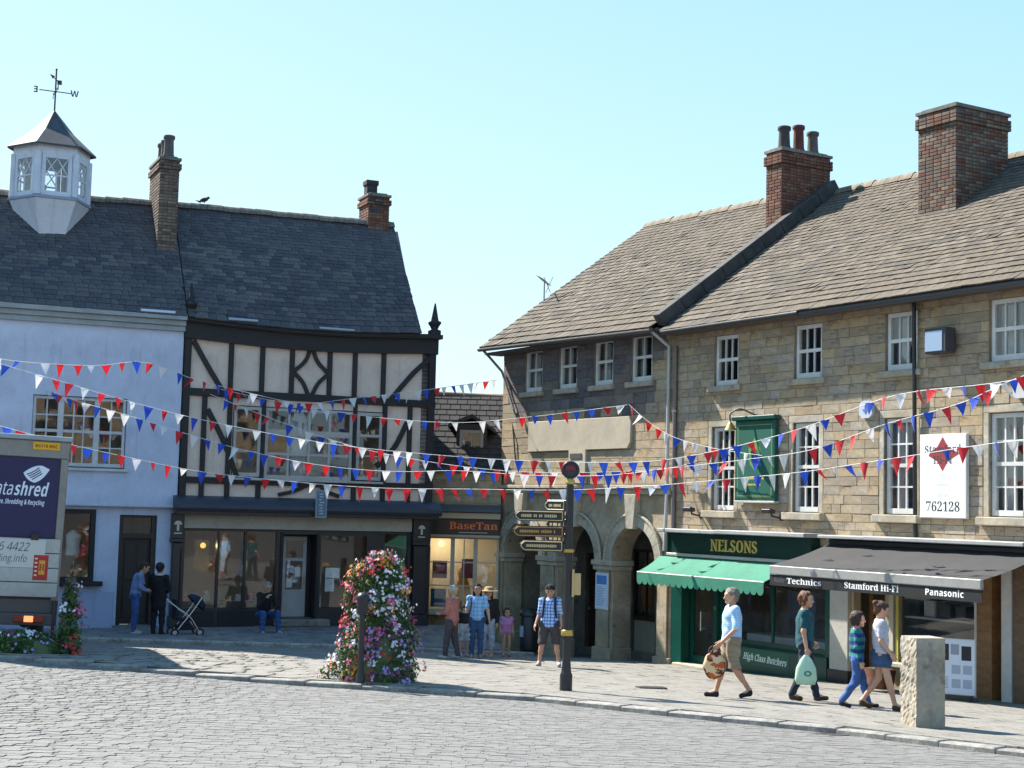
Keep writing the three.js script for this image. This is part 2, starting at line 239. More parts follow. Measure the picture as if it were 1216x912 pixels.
// rows of slates on a slope; p(u,t) -> point, unit u along the eave
function slates(parent, u0, u1, t0, t1, rows, wAvg, p, cols, seed, near, thick = .03, rough = .9) {
  const r = RNG(seed), g = pad(1, 1, 1, .12, r).rotateX(-Math.PI / 2), list = [];
  for (let j = 0; j < rows; j++) {
    const gsz = k => Math.pow(k, .86); const ta = lerp(t0, t1, gsz(j / rows)), tb = lerp(t0, t1, gsz((j + 1) / rows));
    for (let u = u0 - (j % 2) * wAvg * .5 + 0; u < u1;) { const w = wAvg * (.65 + r() * .7); const a = Math.max(u, u0), b = Math.min(u + w, u1); if (b - a > .05) { const kk = nC((a + u0) * .05 + j * .013, j * .031) * 1.5 - .25 + (r() - .5) * .75; list.push([a, b, ta, tb, Math.min(.999, Math.max(0, kk)), r(), r()]); } u += w; }
  }
  const m4 = new THREE.Matrix4(), q = new THREE.Quaternion(), cm = cols.map(c => mat(c, { map: T.slate, bumpMap: T.stoneB, bumpScale: .008, roughness: rough }));
  const place = s => {
    const A = p((s[0] + s[1]) / 2, s[2]), B = p((s[0] + s[1]) / 2, s[3]), d = B.clone().sub(A), L = d.length(), c = A.clone().addScaledVector(d, .5);
    const ang = Math.atan2(d.y, -d.z) - .07 - s[6] * .06; q.setFromEuler(new THREE.Euler(ang, 0, (s[5] - .5) * .045 * (s[6] > .93 ? 4 : 1))); c.y += thick * .5 + s[6] * .006;
    return [c, V(s[1] - s[0] - .008, thick, L * 1.16)];
  };
  list.sort(near);
  list.forEach((s, i) => { if (i < 300) { const [c, k] = place(s); const o = put(parent, 'slate', g, cm[Math.floor(s[4] * cols.length)], c.x, c.y, c.z); o.quaternion.copy(q); o.scale.copy(k); } });
  const rest = list.slice(300), im = new THREE.InstancedMesh(g, mat(C(1, 1, 1), { map: T.slate, roughness: rough }), rest.length); im.name = 'slate_rows'; stuff(im);
  rest.forEach((s, i) => { const [c, k] = place(s); m4.compose(c, q, k); im.setMatrixAt(i, m4); im.setColorAt(i, cols[Math.floor(s[4] * cols.length)]); }); parent.add(im);
}
// brick chimney stack standing on a building; sub-parts: bricks, cap, pots
function chimney(parent, x0, x1, y0, y1, z0, z1, seed, cols, o = {}) {
  const r = RNG(seed), ch = put(parent, 'chimney', b2(x0 + .02, x1 - .02, y0, y1, z0 + .02, z1 - .02), M.mortar), L = [], n = Math.round((y1 - y0) / .085), bw = .235;
  const course = (yy, hh, grow) => {
    const X0 = x0 - grow, X1 = x1 + grow, Z0 = z0 - grow, Z1 = z1 + grow, off = r() > .5 ? bw / 2 : 0;
    const run = (a, b, f) => { for (let p = a - off; p < b - .01;) { const e = Math.min(p + bw, b), s = Math.max(p, a); if (e - s > .04) f(s, e); p += bw; } };
    const add = g => L.push(tint(g, cols[Math.floor(r() * cols.length)].clone().multiplyScalar(.8 + r() * .4)));
    run(X0, X1, (s, e) => { add(pad(e - s - .012, hh - .012, .06, .008).translate((s + e) / 2, yy + hh / 2, Z1 - .03)); add(pad(e - s - .012, hh - .012, .06, .008).rotateY(Math.PI).translate((s + e) / 2, yy + hh / 2, Z0 + .03)); });
    run(Z0, Z1, (s, e) => { add(pad(e - s - .012, hh - .012, .06, .008).rotateY(Math.PI / 2).translate(X1 - .03, yy + hh / 2, (s + e) / 2)); add(pad(e - s - .012, hh - .012, .06, .008).rotateY(-Math.PI / 2).translate(X0 + .03, yy + hh / 2, (s + e) / 2)); });
  };
  const h = (y1 - y0) / n; for (let i = 0; i < n; i++) course(y0 + i * h, h, i >= n - (o.cap ?? 4) && i < n - 1 ? .05 : 0);
  stuff(put(ch, 'brick_courses', mg(L), mat(C(1, 1, 1), { map: T.grit, vertexColors: true, roughness: .92 })));
  put(ch, 'cap', mg([b2(x0 - .04, x1 + .04, y1, y1 + .07, z0 - .04, z1 + .04), b2(x0 + .06, x1 - .06, y1 + .07, y1 + .12, z0 + .06, z1 - .06)]), mat(C(.3, .28, .25), { map: T.grit }));
  for (const [px, pz, ph, pr, pc, sq] of o.pots ?? []) put(ch, 'chimney_pot', sq ? mg([b2(px - pr, px + pr, y1 + .1, y1 + .1 + ph, pz - pr, pz + pr, .02), b2(px - pr * 1.2, px + pr * 1.2, y1 + ph * .88, y1 + .1 + ph, pz - pr * 1.2, pz + pr * 1.2, .02)]) : lathe([[pr * 1.1, y1 + .1], [pr * 1.15, y1 + .16], [pr, y1 + .22], [pr * .88, y1 + ph - .12], [pr * 1.12, y1 + ph - .08], [pr * 1.12, y1 + ph], [pr * .9, y1 + ph + .02], [pr * .8, y1 + ph - .1], [0, y1 + ph - .12]], 14).translate(px, 0, pz), mat(pc, { map: T.grit }));
  if (o.flash) put(ch, 'flashing', b2(x0 - .03, x1 + .03, y0 - .05, y0 + .14, z1 - .02, z1 + .05), mat(C(.5, .46, .38), { map: T.grit }));
  return ch;
}
const brickRed = [C(.30, .12, .075), C(.27, .105, .07), C(.33, .145, .09), C(.22, .09, .07), C(.31, .18, .125)];
const brickBuff = [C(.30, .215, .165), C(.25, .175, .14), C(.34, .26, .20), C(.20, .145, .125)];
const warm = [C(.54, .405, .245), C(.51, .38, .235), C(.56, .43, .27), C(.48, .36, .225), C(.53, .415, .28)].map(stoneM);
const greyStone = [C(.50, .395, .27), C(.47, .37, .255), C(.52, .41, .285), C(.44, .35, .245), C(.50, .40, .295)].map(stoneM);
const darkish = [C(.185, .16, .16), C(.215, .185, .17), C(.16, .142, .15), C(.25, .205, .17)].map(stoneM);
const ashlar = stoneM(C(.55, .43, .28)), sillM = stoneM(C(.58, .50, .37)), plasterM = mat(C(.58, .50, .38), { map: T.plaster });
const slateR = [C(.145, .114, .082), C(.122, .099, .074), C(.165, .132, .098), C(.098, .082, .065), C(.185, .152, .118)];
const slateL = [C(.115, .108, .120), C(.092, .088, .102), C(.135, .125, .13), C(.078, .076, .09), C(.165, .152, .15)];
function rakedRoof(parent, u0, u1, e0, e1, r0, r1, zE, zR, zB, seed, rows, w, cols, near, sag = 0, name = 'roof') {
  const p = (u, t) => { const k = (u - u0) / (u1 - u0), ye = lerp(e0, e1, k) - sag * Math.sin(k * 3.14), yr = lerp(r0, r1, k) - .10 * Math.sin(k * 3.1 + seed) * Math.sin(t * 3.14) * .5; return V(u, lerp(ye, yr, t), lerp(zE, zR, t)); };
  const P = []; const q = (a, b, c, d) => P.push(a.x, a.y, a.z, b.x, b.y, b.z, c.x, c.y, c.z, a.x, a.y, a.z, c.x, c.y, c.z, d.x, d.y, d.z);
  const N = 12; for (let i = 0; i < N; i++) for (let j = 0; j < 4; j++) { const ua = lerp(u0, u1, i / N), ub = lerp(u0, u1, (i + 1) / N); const dn = v => { v.y -= .02; return v; }; q(dn(p(ua, j / 4)), dn(p(ub, j / 4)), dn(p(ub, (j + 1) / 4)), dn(p(ua, (j + 1) / 4))); q(dn(p(ua, j / 4)).add(V(0, -.1, 0)), dn(p(ua, (j + 1) / 4)).add(V(0, -.1, 0)), dn(p(ub, (j + 1) / 4)).add(V(0, -.1, 0)), dn(p(ub, j / 4)).add(V(0, -.1, 0))); }
  const bk = (u, k) => V(u, lerp(e0, e1, k), zB); q(p(u0, 1), p(u1, 1), bk(u1, 1), bk(u0, 0));
  const g = new THREE.BufferGeometry(); g.setAttribute('position', new THREE.Float32BufferAttribute(P, 3)); g.computeVertexNormals();
  const roof = put(parent, name, uvm(g, .5), mat(cols[1].clone().multiplyScalar(.6), { map: T.slate }));
  slates(roof, u0, u1, -.012, .985, rows, w, p, cols, seed, near);
  const n = Math.round((u1 - u0) / .46), tm = [0, 1, 2].map(i => mat(cols[i].clone().lerp(C(.4, .31, .2), .35), { map: T.slate }));
  const rg = (() => { const s = new THREE.Shape(); s.moveTo(-.17, -.12); s.quadraticCurveTo(0, .24, .17, -.12); s.lineTo(.13, -.13); s.quadraticCurveTo(0, .17, -.13, -.13); return new THREE.ExtrudeGeometry(s, { depth: 1, bevelEnabled: false, curveSegments: 6 }).rotateY(Math.PI / 2).translate(-.5, 0, 0); })();
  for (let i = 0; i < n; i++) { const a = p(lerp(u0, u1, (i + .5) / n), 1); const o = put(roof, 'ridge_tile', rg, tm[i % 3], a.x, a.y + .05 + (i % 3) * .008, a.z); o.scale.x = (u1 - u0) / n - .012; }
  return { roof, p };
}
function shellWalls(parent, x0, x1, yb, y0, y1, zR, zB, zF, m, gl = true) { // gables and back, so the house is closed
  const s = poly([[zF, yb], [zF, y0], [zR, y1], [zB, y0], [zB, yb]]);
  const g = () => new THREE.ExtrudeGeometry(s, { depth: .25, bevelEnabled: false });
  put(parent, 'gable_wall', uvm(g().rotateY(-Math.PI / 2).translate(x0 + .25, 0, 0), .5), m); put(parent, 'gable_wall', uvm(g().rotateY(-Math.PI / 2).translate(x1, 0, 0), .5), m);
  put(parent, 'back_wall', b2(x0 + .25, x1 - .25, yb, y0, zB, zB + .25), m);
}

/* ---------- arcaded stone building (far end of the sunny side) ---------- */
{
  const B = thing('arcaded_building', 'dark-topped stone building with three round arches and four small sash windows', 'building', RO, RT);
  const Y0 = -.5, Y1 = 8.5, U1 = 8.2, wins = [[1.17, 2.12], [2.95, 3.87], [4.67, 5.57], [6.36, 7.28]].map(([a, b]) => [a, b, 7.22, 8.44]);
  const cen = [1.27, 4.02, 6.66], hw = .95, sp_ = 2.62;
  // wall above the arcade
  put(B, 'wall', ext(holed(rc(0, U1, 4.5, Y1), wins), .40, -.412), stoneM(C(.40, .32, .22)));
  const quoin = [[-.002, .001, 4.6, 4.6]];
  stones(B, 0, U1, 4.62, Y1, [...wins, [1.5, 6.55, 5.5, 6.38], [3.62, 4.5, 4.62, 5.5]], warm, 21, .24, .58, 0, (x, y, r) => y > 6.45 + Math.max(0, .95 - x) * 1.3 + Math.max(0, x - 7.25) * 4 + (r() - .5) * .7 ? darkish[Math.floor(r() * 4)] : null);  // darker stones above an uneven line that slants near the left corner
  // smooth stone panel with its stem
  put(B, 'stone_panel', (() => { const s = poly([[1.56, 5.54], [3.66, 5.54], [3.66, 4.66], [4.46, 4.66], [4.46, 5.54], [6.35, 5.54], [6.48, 5.7], [6.5, 6.2], [6.42, 6.34], [1.56, 6.36]]); return uvm(new THREE.ExtrudeGeometry(s, { depth: .10, bevelEnabled: true, bevelSize: .012, bevelThickness: .012, bevelSegments: 1 }).translate(0, 0, -.03), .5); })(), plasterM);
  put(B, 'string_course', mg([b2(-.06, U1 + .02, 4.36, 4.50, -.2, .12, .02), b2(-.09, U1 + .02, 4.50, 4.60, -.2, .20, .02)]), sillM);
  // arcade wall with three arches: each a hole cut down to the ground
  const s = new THREE.Shape(); s.moveTo(0, Y0); s.lineTo(0, 4.36); s.lineTo(U1, 4.36); s.lineTo(U1, Y0);
  for (const c of [...cen].reverse()) { s.lineTo(c + hw, Y0); s.lineTo(c + hw, sp_); s.absarc(c, sp_, hw, 0, Math.PI, false); s.lineTo(c - hw, Y0); } s.closePath();
  put(B, 'arcade_wall', uvm(new THREE.ExtrudeGeometry(s, { depth: .55, bevelEnabled: true, bevelSize: .015, bevelThickness: .015, bevelSegments: 1, curveSegments: 24 }).translate(0, 0, -.575), .5), ashlar);
  cen.forEach((c, i) => {
    // archivolt: voussoirs stand proud, keystone on top
    const N = 13; for (let k = 0; k < N; k++) { if (k === 6) continue; const a0 = Math.PI * k / N + .006, a1 = Math.PI * (k + 1) / N - .006, q = new THREE.Shape(); q.absarc(c, sp_, hw + .28, a0, a1, false); q.absarc(c, sp_, hw, a1, a0, true); put(B, 'voussoir', uvm(new THREE.ExtrudeGeometry(q, { depth: .06, bevelEnabled: true, bevelSize: .008, bevelThickness: .012, bevelSegments: 1, curveSegments: 3 }), .5), sillM); }
    const rim = []; for (let k = 0; k < 24; k++) { const a0 = Math.PI * k / 24, a1 = Math.PI * (k + 1) / 24; rim.push(rod(V(c + Math.cos(a0) * (hw + .29), sp_ + Math.sin(a0) * (hw + .29), .07), V(c + Math.cos(a1) * (hw + .29), sp_ + Math.sin(a1) * (hw + .29), .07), .045, .045, 6)); } put(B, 'arch_moulding', mg(rim), sillM);
    put(B, 'keystone', uvm(new THREE.ExtrudeGeometry(poly([[c - .14, 3.5], [c + .14, 3.5], [c + .24, 4.355], [c - .24, 4.355]]), { depth: .17, bevelEnabled: true, bevelSize: .012, bevelThickness: .012, bevelSegments: 1 }), .5), sillM);
  });
  [[-.02, .34], [2.22, 3.07], [4.97, 5.71], [7.61, 8.2]].forEach(([a, b]) => {
    put(B, 'capital', mg([b2(a - .09, b + .09, 2.52, 2.66, -.62, .12, .025), b2(a - .05, b + .05, 2.40, 2.52, -.60, .08, .02)]), sillM);
    put(B, 'pier_base', b2(a - .05, b + .05, Y0, .42, -.62, .08, .03), ashlar);
    put(B, 'pilaster', b2(a + .1, b - .1, .42, 2.40, 0.002, .055, .012), ashlar);
  });
  // porch behind the arches
  put(B, 'porch_ceiling', b2(.25, U1, 3.95, 4.1, -2.6, -.6), M.white);
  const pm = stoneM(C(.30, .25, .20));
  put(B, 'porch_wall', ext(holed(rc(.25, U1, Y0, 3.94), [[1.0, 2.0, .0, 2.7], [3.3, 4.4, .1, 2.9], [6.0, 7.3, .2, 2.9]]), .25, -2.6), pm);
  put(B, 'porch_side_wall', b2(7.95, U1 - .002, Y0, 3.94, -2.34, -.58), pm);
  const brown = mat(C(.07, .028, .02), { map: T.wood, roughness: .5 }), pale = mat(C(.50, .44, .32), { map: T.plaster });
  [[1.0, 2.0, .0, 2.7], [6.75, 7.3, .2, 2.9]].forEach(([a, b, c, d]) => { const D = put(B, 'door', mg([b2(a, b, c, d, -2.55, -2.48), b2(a + .1, b - .1, c + .15, c + 1.0, -2.48, -2.455, .01), b2(a + .1, b - .1, c + 1.15, d - .15, -2.48, -2.455, .01)]), brown); put(D, 'handle', new THREE.SphereGeometry(.035, 10, 8).translate(a + .12, c + 1.1, -2.42), M.gold); });
  sash(B, 3.3, 4.4, .95, 2.9, 2, 2, -2.45, { m: brown }); put(B, 'stall_riser', b2(3.3, 4.4, -.3, .95, -2.56, -2.46), pale);
  sash(B, 6.0, 6.73, 1.15, 2.9, 1, 2, -2.45, { m: brown }); put(B, 'stall_riser', b2(6.0, 6.73, -.1, 1.15, -2.56, -2.46), pale);
  wins.forEach(([a, b, c, d], i) => { sash(B, a + .02, b - .02, c + .02, d - .02, 2, 2, -.08, { curtain: i % 2 ? [[0, .3], [.7, 1]] : [[0, .45]] }); put(B, 'window_sill', b2(a - .12, b + .12, c - .14, c, -.18, .12, .02), sillM); });
  put(B, 'upper_ceiling', b2(.26, U1 - .26, 8.45, 8.48, -6.3, -.42), M.room); put(B, 'inner_wall', b2(.25, U1, 4.2, 8.4, -6.4, -6.3), M.room);
  shellWalls(B, 0, U1, Y0, 8.45, 12.6, -5.2, -10.9, -.43, stoneM(C(.34, .28, .2)));
  const { roof } = rakedRoof(B, -.22, 8.1, 8.62, 8.45, 12.86, 12.62, .64, -5.2, -10.9, 31, 31, .29, slateR, (a, b) => b[0] - a[0] + (a[2] - b[2]) * 4);
  put(B, 'soffit', b2(-.2, U1, 8.36, 8.42, -.02, .56), mat(C(.09, .08, .075)));
  put(B, 'gutter', mg([rod(V(-.32, 8.52, .68), V(8.12, 8.36, .68), .065, .065, 10), rod(V(-.3, 8.52, .56), V(-.3, 8.3, .3), .04)]), mat(C(.09, .085, .08), { roughness: .5 }));
  put(B, 'downpipe', mg([rod(V(-.3, 8.3, .3), V(.03, 7.9, .09), .04), rod(V(.03, 7.9, .09), V(.75, 6.75, .09), .035), rod(V(.75, 6.75, .09), V(.75, 6.6, .02), .03)]), mat(C(.25, .24, .23)));
  put(B, 'downpipe', mg([rod(V(8.0, 8.34, .56), V(8.1, 8.0, .1), .045), rod(V(8.1, 8.02, .1), V(8.1, 4.62, .1), .045), rod(V(8.12, 4.62, .1), V(8.12, 3.0, .16), .045)]), paint(C(.62, .62, .62)));
  put(B, 'wall_vent', b2(3.75, 4.3, 5.3, 5.44, .075, .10), M.dark); put(B, 'wall_bracket', mg([rod(V(.55, 6.4, .0), V(.75, 5.9, .06), .02), rod(V(.75, 5.9, .06), V(.85, 5.3, .05), .02)]), M.iron);
  // raised coping between the two roofs, its side shade put into the colour
  const cp = []; for (let k = 0; k < 9; k++) { const t = k / 9; cp.push(); const a = V(8.19, lerp(8.5, 12.6, t), lerp(.5, -5.2, t)), b = V(8.19, lerp(8.5, 12.6, t + 1 / 9), lerp(.5, -5.2, t + 1 / 9)), d = b.clone().sub(a); const g = rbox(.3, .34, d.length() - .01, 0, 0, 0, .03); g.rotateX(Math.atan2(d.y, -d.z)).translate(8.19, (a.y + b.y) / 2 + .1, (a.z + b.z) / 2); put(roof, 'coping_stone', uvm(g, .5), mat(C(.075, .07, .07), { map: T.slate })); }
  chimney(B, 7.42, 8.05, 10.9, 13.45, -5.2, -3.5, 41, brickRed, { flash: 1, pots: [[7.73, -3.85, .72, .16, C(.10, .09, .09)], [7.73, -4.35, .82, .15, C(.22, .06, .05)], [7.73, -4.85, .72, .15, C(.20, .17, .15)]] });
}
/* notice board on the pier, litter bin in the porch */
{
  const p = put(scene, 'notice_board', b2(-.29, .29, -.47, .47, 0, .03, .008), M.white); p.position.copy(RW(5.36, 1.86, .06)); p.rotation.y = RT; p.userData = { label: 'white printed notice fixed to the pier between the middle and right arch', category: 'notice' };
  put(p, 'notice_sheet', face(.5, .86, 0, 0, .033), canvasMat(128, 224, (x, w, h) => { x.fillStyle = '#c9d8e8'; x.fillRect(0, 0, w, h); x.fillStyle = '#4f7fc0'; x.fillRect(6, 6, w - 12, 60); x.fillStyle = '#6d7f96'; for (let i = 0; i < 12; i++) x.fillRect(12, 82 + i * 11, 60 + (i * 37) % 44, 3); }));
  const b = thing('litter_bin', 'black litter bin standing by the dark left arch', 'bin', RW(2.3, .06, .35), RT);
  put(b, 'body', lathe([[0, 0], [.24, 0], [.25, .06], [.24, .95], [0, .95]], 20), M.black); put(b, 'lid', lathe([[.28, .95], [.29, 1.02], [.2, 1.14], [0, 1.17]], 20), M.black);
  put(b, 'label_plate', b2(-.08, .08, .38, .68, .235, .26, .006), paint(C(.55, .68, .78)));
}

/* ---------- stone shops (near end of the sunny side) ---------- */
const S0 = 8.22, SB = thing('stone_shop_building', 'honey stone building over the butcher and the hi-fi shop, brick chimney on its roof', 'building', RW(S0, 0, 0), RT), X = u => u - S0;
{
  const B = SB, Y0 = -.2, Y1 = 8.42, U1 = 23.5;
  const up = [9.76, 12.56, 15.33, 18.04, 20.75].map(a => [X(a), X(a + .88), 6.92, 8.12]), lo = [9.70, 12.54, 15.30, 18.03, 20.75].map(a => [X(a), X(a + .84), 4.0, 5.96]);
  put(B, 'wall', ext(holed(rc(0, X(U1), 3.3, Y1), [...up, ...lo]), .40, -.412), stoneM(C(.40, .32, .22)));
  const jambs = lo.map(([a, b, c, d]) => [a - .14, b + .14, c, d + .16]);
  stones(B, 0, X(U1), 3.3, Y1, [...up, ...jambs], [...warm, ...greyStone], 22, .19, .42);
  lo.forEach(([a, b, c, d], i) => { put(B, 'window_surround', mg([b2(a - .13, a, c, d, -.2, .012, .012), b2(b, b + .13, c, d, -.2, .012, .012), b2(a - .13, b + .13, d + .003, d + .155, -.2, .014, .012)]), sillM); sash(B, a + .01, b - .01, c + .02, d - .01, 3, 4, -.10, { mid: 2, curtain: i === 2 ? [[0, .3], [.72, 1]] : i === 3 ? [[0, .5]] : null }); put(B, 'window_sill', b2(a - .2, b + .2, c - .16, c, -.2, .16, .02), sillM); });
  up.forEach(([a, b, c, d], i) => { sash(B, a + .01, b - .01, c + .02, d - .01, 3, 2, -.08, { curtain: i > 1 ? [[.0, .42], [.6, 1]] : [[.75, 1]] }); put(B, 'window_sill', b2(a - .16, b + .16, c - .13, c, -.2, .11, .02), sillM); });
  put(B, 'inner_wall', b2(.26, X(U1) - .3, 3.4, 8.3, -6.4, -6.3), M.room); put(B, 'upper_floor', b2(.26, X(U1) - .26, 3.2, 3.29, -6.3, -.26), M.room); put(B, 'upper_floor', b2(.26, X(U1) - .26, 6.3, 6.4, -6.3, -.42), M.room); put(B, 'upper_ceiling', b2(.26, X(U1) - .26, 8.2, 8.24, -6.3, -.42), M.room);
  shellWalls(B, 0, X(U1), Y0, 8.35, 12.35, -5.2, -10.9, -.43, stoneM(C(.36, .29, .2)));
  rakedRoof(B, X(8.36), X(U1), 8.36, 8.36, 12.5, 12.1, .52, -5.2, -10.9, 32, 33, .29, slateR, (a, b) => (b[0] - a[0]) + (a[2] - b[2]) * 9);
  put(B, 'gutter', mg([rod(V(.2, 8.29, .57), V(X(13.3), 8.29, .57), .06, .06, 10), rod(V(X(13.3), 8.27, .50), V(X(U1), 8.27, .50), .085, .085, 10)]), mat(C(.05, .05, .055), { roughness: .5 }));
  put(B, 'soffit', b2(0.02, X(U1), 8.25, 8.31, -.02, .44), mat(C(.12, .09, .07)));
  put(B, 'downpipe', mg([rod(V(.12, 8.0, .08), V(.12, 3.4, .08), .05), box(.16, .06, .12, .12, 6.4, .06), box(.16, .06, .12, .12, 4.8, .06)]), mat(C(.16, .14, .14), { roughness: .5 }));
  put(B, 'downpipe', mg([rod(V(X(16.22), 8.25, .12), V(X(16.22), 3.5, .06), .042)]), M.iron);
  chimney(B, X(13.3), X(14.45), 10.7, 13.15, -4.7, -3.0, 42, brickRed.slice(0, 2).concat(brickBuff, brickBuff), { flash: 1 });
}
/* butcher's shopfront */
const shopGreen = paint(C(.006, .085, .062), .35), darkGreen = paint(C(.004, .045, .034), .35), creamP = paint(C(.62, .60, .54));
{
  const B = SB, g = .1;
  put(B, 'fascia_board', mg([b2(X(8.47), X(13.45), 2.98, 3.46, .02, .30, .01), b2(X(8.44), X(8.5), 2.3, 3.46, .0, .34, .01)]), darkGreen);
  put(B, 'canopy_ledge', mg([b2(X(8.42), X(10.6), 3.46, 3.55, .0, .62, .02), b2(X(10.61), X(13.62), 3.47, 3.565, .0, .64, .02)]), M.lead);
  put(B, 'fascia_moulding', b2(X(8.46), X(13.5), 2.90, 2.975, .02, .37, .02), creamP);
  const L = new TextGeometry('NELSONS', { font, size: .27, depth: .025, curveSegments: 4 }); L.computeBoundingBox(); L.scale(1.64 / (L.boundingBox.max.x - L.boundingBox.min.x), 1, 1).translate(X(10.09), 3.07, .302); put(B, 'shop_lettering', L, mat(C(.62, .44, .12), { roughness: .4 }));
  put(B, 'shop_wall', ext(holed(rc(0, X(13.78), -.3, 3.2), [[X(8.62), X(9.84), -.3, 2.75], [X(9.98), X(13.6), .98, 2.85]]), .25, -.25), shopGreen);
  const D = put(B, 'door', mg([b2(X(8.62), X(8.74), .3, 2.75, -.34, -.27), b2(X(9.70), X(9.84), .3, 2.75, -.34, -.27), b2(X(8.74), X(9.70), .3, .55, -.34, -.27), b2(X(8.74), X(9.70), 2.6, 2.75, -.34, -.27)]), shopGreen);
  put(D, 'pane', face(.96, 2.05, X(9.22), 1.57, -.3), M.glass); put(D, 'handle', mg([rod(V(X(9.12), 1.15, -.2), V(X(9.12), 1.6, -.2), .022), rod(V(X(9.12), 1.2, -.2), V(X(9.12), 1.2, -.3), .015), rod(V(X(9.12), 1.55, -.2), V(X(9.12), 1.55, -.3), .015)]), M.chrome);
  sash(B, X(9.98), X(13.6), .98, 2.85, 2, 1, -.12, { m: shopGreen, b: .07 });
  put(B, 'stall_riser', b2(X(9.9), X(13.7), -.2, .96, .003, .05, .01), shopGreen);
  put(B, 'shop_lettering', face(1.62, .36, X(11.74), .75, .056), canvasMat(512, 114, (x, w, h) => { x.fillStyle = '#0b5646'; x.fillRect(0, 0, w, h); x.fillStyle = '#e8efe6'; x.textBaseline = 'middle'; x.setTransform(1, .03, -.12, 1, 8, 0); stripeText(x, 'High Class Butchers', 'italic bold 64px serif', 20, h * .48, 460); }, { roughness: .4 }));
  put(B, 'door_step', b2(X(8.5), X(9.95), -.2, .36, -.3, .18, .02), sillM);
  put(B, 'shop_room', mg([b2(X(8.3), X(13.75), -.2, 3.2, -3.2, -3.1), b2(X(8.3), X(8.35), -.2, 3.2, -3.1, -.3), b2(X(13.74), X(13.78), -.2, 3.2, -3.1, -.3), b2(X(8.35), X(13.74), .2, .3, -3.1, -.3)]), mat(C(.24, .22, .2)));
  put(B, 'shop_counter', b2(X(10.2), X(13.4), .3, 1.18, -1.5, -.7, .03), mat(C(.5, .5, .5), { roughness: .3 }));
}
{ // green scalloped awning
  const A = thing('shop_awning', 'bright green scalloped awning over the butcher doorway', 'awning', RW(8.25, 0, 0), RT, 'shop awnings');
  const W = 4.6, green = mat(C(.035, .28, .18), { map: T.cloth, roughness: .8 });
  const N = 24, fg = sheet(N, 6, (a, b) => V(a * W, lerp(2.88, 2.50, b) - Math.sin(b * 3.14) * .03 - Math.abs(Math.sin(a * Math.PI * 3)) * .015 * b, lerp(.38, 1.06, b))); put(A, 'fabric', fg, green);
  const s = new THREE.Shape(); s.moveTo(0, 0); s.lineTo(0, -.17); const n = 21; for (let i = 0; i < n; i++) s.absarc((i + .5) * W / n, -.17, W / n / 2, Math.PI, 2 * Math.PI, false); s.lineTo(W, 0); s.closePath();
  put(A, 'valance', uvm(new THREE.ExtrudeGeometry(s, { depth: .008, bevelEnabled: false, curveSegments: 5 }).translate(0, 2.49, 1.058), .5), green);
  put(A, 'front_rail', rod(V(0, 2.495, 1.05), V(W, 2.495, 1.05), .02), creamP); for (const x of [.05, W - .05]) put(A, 'arm', rod(V(x, 2.3, .05), V(x, 2.48, 1.04), .018), M.iron);
}
{ // dark hi-fi awning
  const A = thing('shop_awning', 'wide charcoal awning with white maker names over the hi-fi shop', 'awning', RW(14.15, 0, 0), RT, 'shop awnings');
  const W = 5.5, fab = mat(C(.045, .045, .05), { map: T.cloth, roughness: .85 });
  put(A, 'fabric', sheet(30, 8, (a, b) => V(a * W, lerp(3.37, 2.92, b) - Math.sin(b * 3.14) * .04 + Math.sin(a * 40 + b * 2) * .006, lerp(.4, 1.98, b))), fab);
  put(A, 'front_bar', b2(0, W, 2.74, 2.92, 1.96, 2.04, .02), paint(C(.42, .42, .41), .4));
  put(A, 'cassette', b2(-.05, W + .2, 3.34, 3.47, .04, .40, .03), M.black); for (const x of [.4, W - .4]) put(A, 'arm', mg([rod(V(x, 3.25, .1), V(x + .5 * (x < 1 ? 1 : -1), 3.0, 1.0), .03), rod(V(x + .5 * (x < 1 ? 1 : -1), 3.0, 1.0), V(x, 2.84, 1.95), .03)]), M.grey);
  put(A, 'tear', mg([[1.0, .62], [1.7, .36], [3.9, .6]].map(([x, b]) => { const y = lerp(3.37, 2.92, b) + .006 - Math.sin(b * 3.14) * .04, z = lerp(.4, 1.98, b), g = new THREE.ExtrudeGeometry(poly([[-.16, 0], [-.05, .03], [0, .09], [.06, .03], [.17, .01], [.03, -.06]]), { depth: .006, bevelEnabled: false }); return g.rotateX(-Math.PI / 2 + .28).translate(x, y, z); })), M.black);
  const vp = canvasMat(2048, 84, (x, w, h) => {
    x.fillStyle = '#17171b'; x.fillRect(0, 0, w, h); x.textBaseline = 'middle'; const P = u => (u - 14.15) / W * w;
    x.fillStyle = '#4a4a50'; stripeText(x, 'Audio', 'bold 52px sans-serif', P(14.27), h * .46, 120);
    x.fillStyle = '#e9edef'; stripeText(x, 'Technics', 'bold 62px serif', P(14.66), h * .46, P(15.66) - P(14.66)); stripeText(x, 'Stamford Hi-Fi', 'bold 64px serif', P(16.29), h * .46, P(17.71) - P(16.29)); stripeText(x, 'Panasonic', 'bold 64px sans-serif', P(18.34), h * .46, P(19.25) - P(18.34));
  });
  put(A, 'valance', mg([b2(0, W, 2.52, 2.735, 2.0, 2.012)]), fab); put(A, 'valance_print', face(W, .215, W / 2, 2.628, 2.016), vp);
}
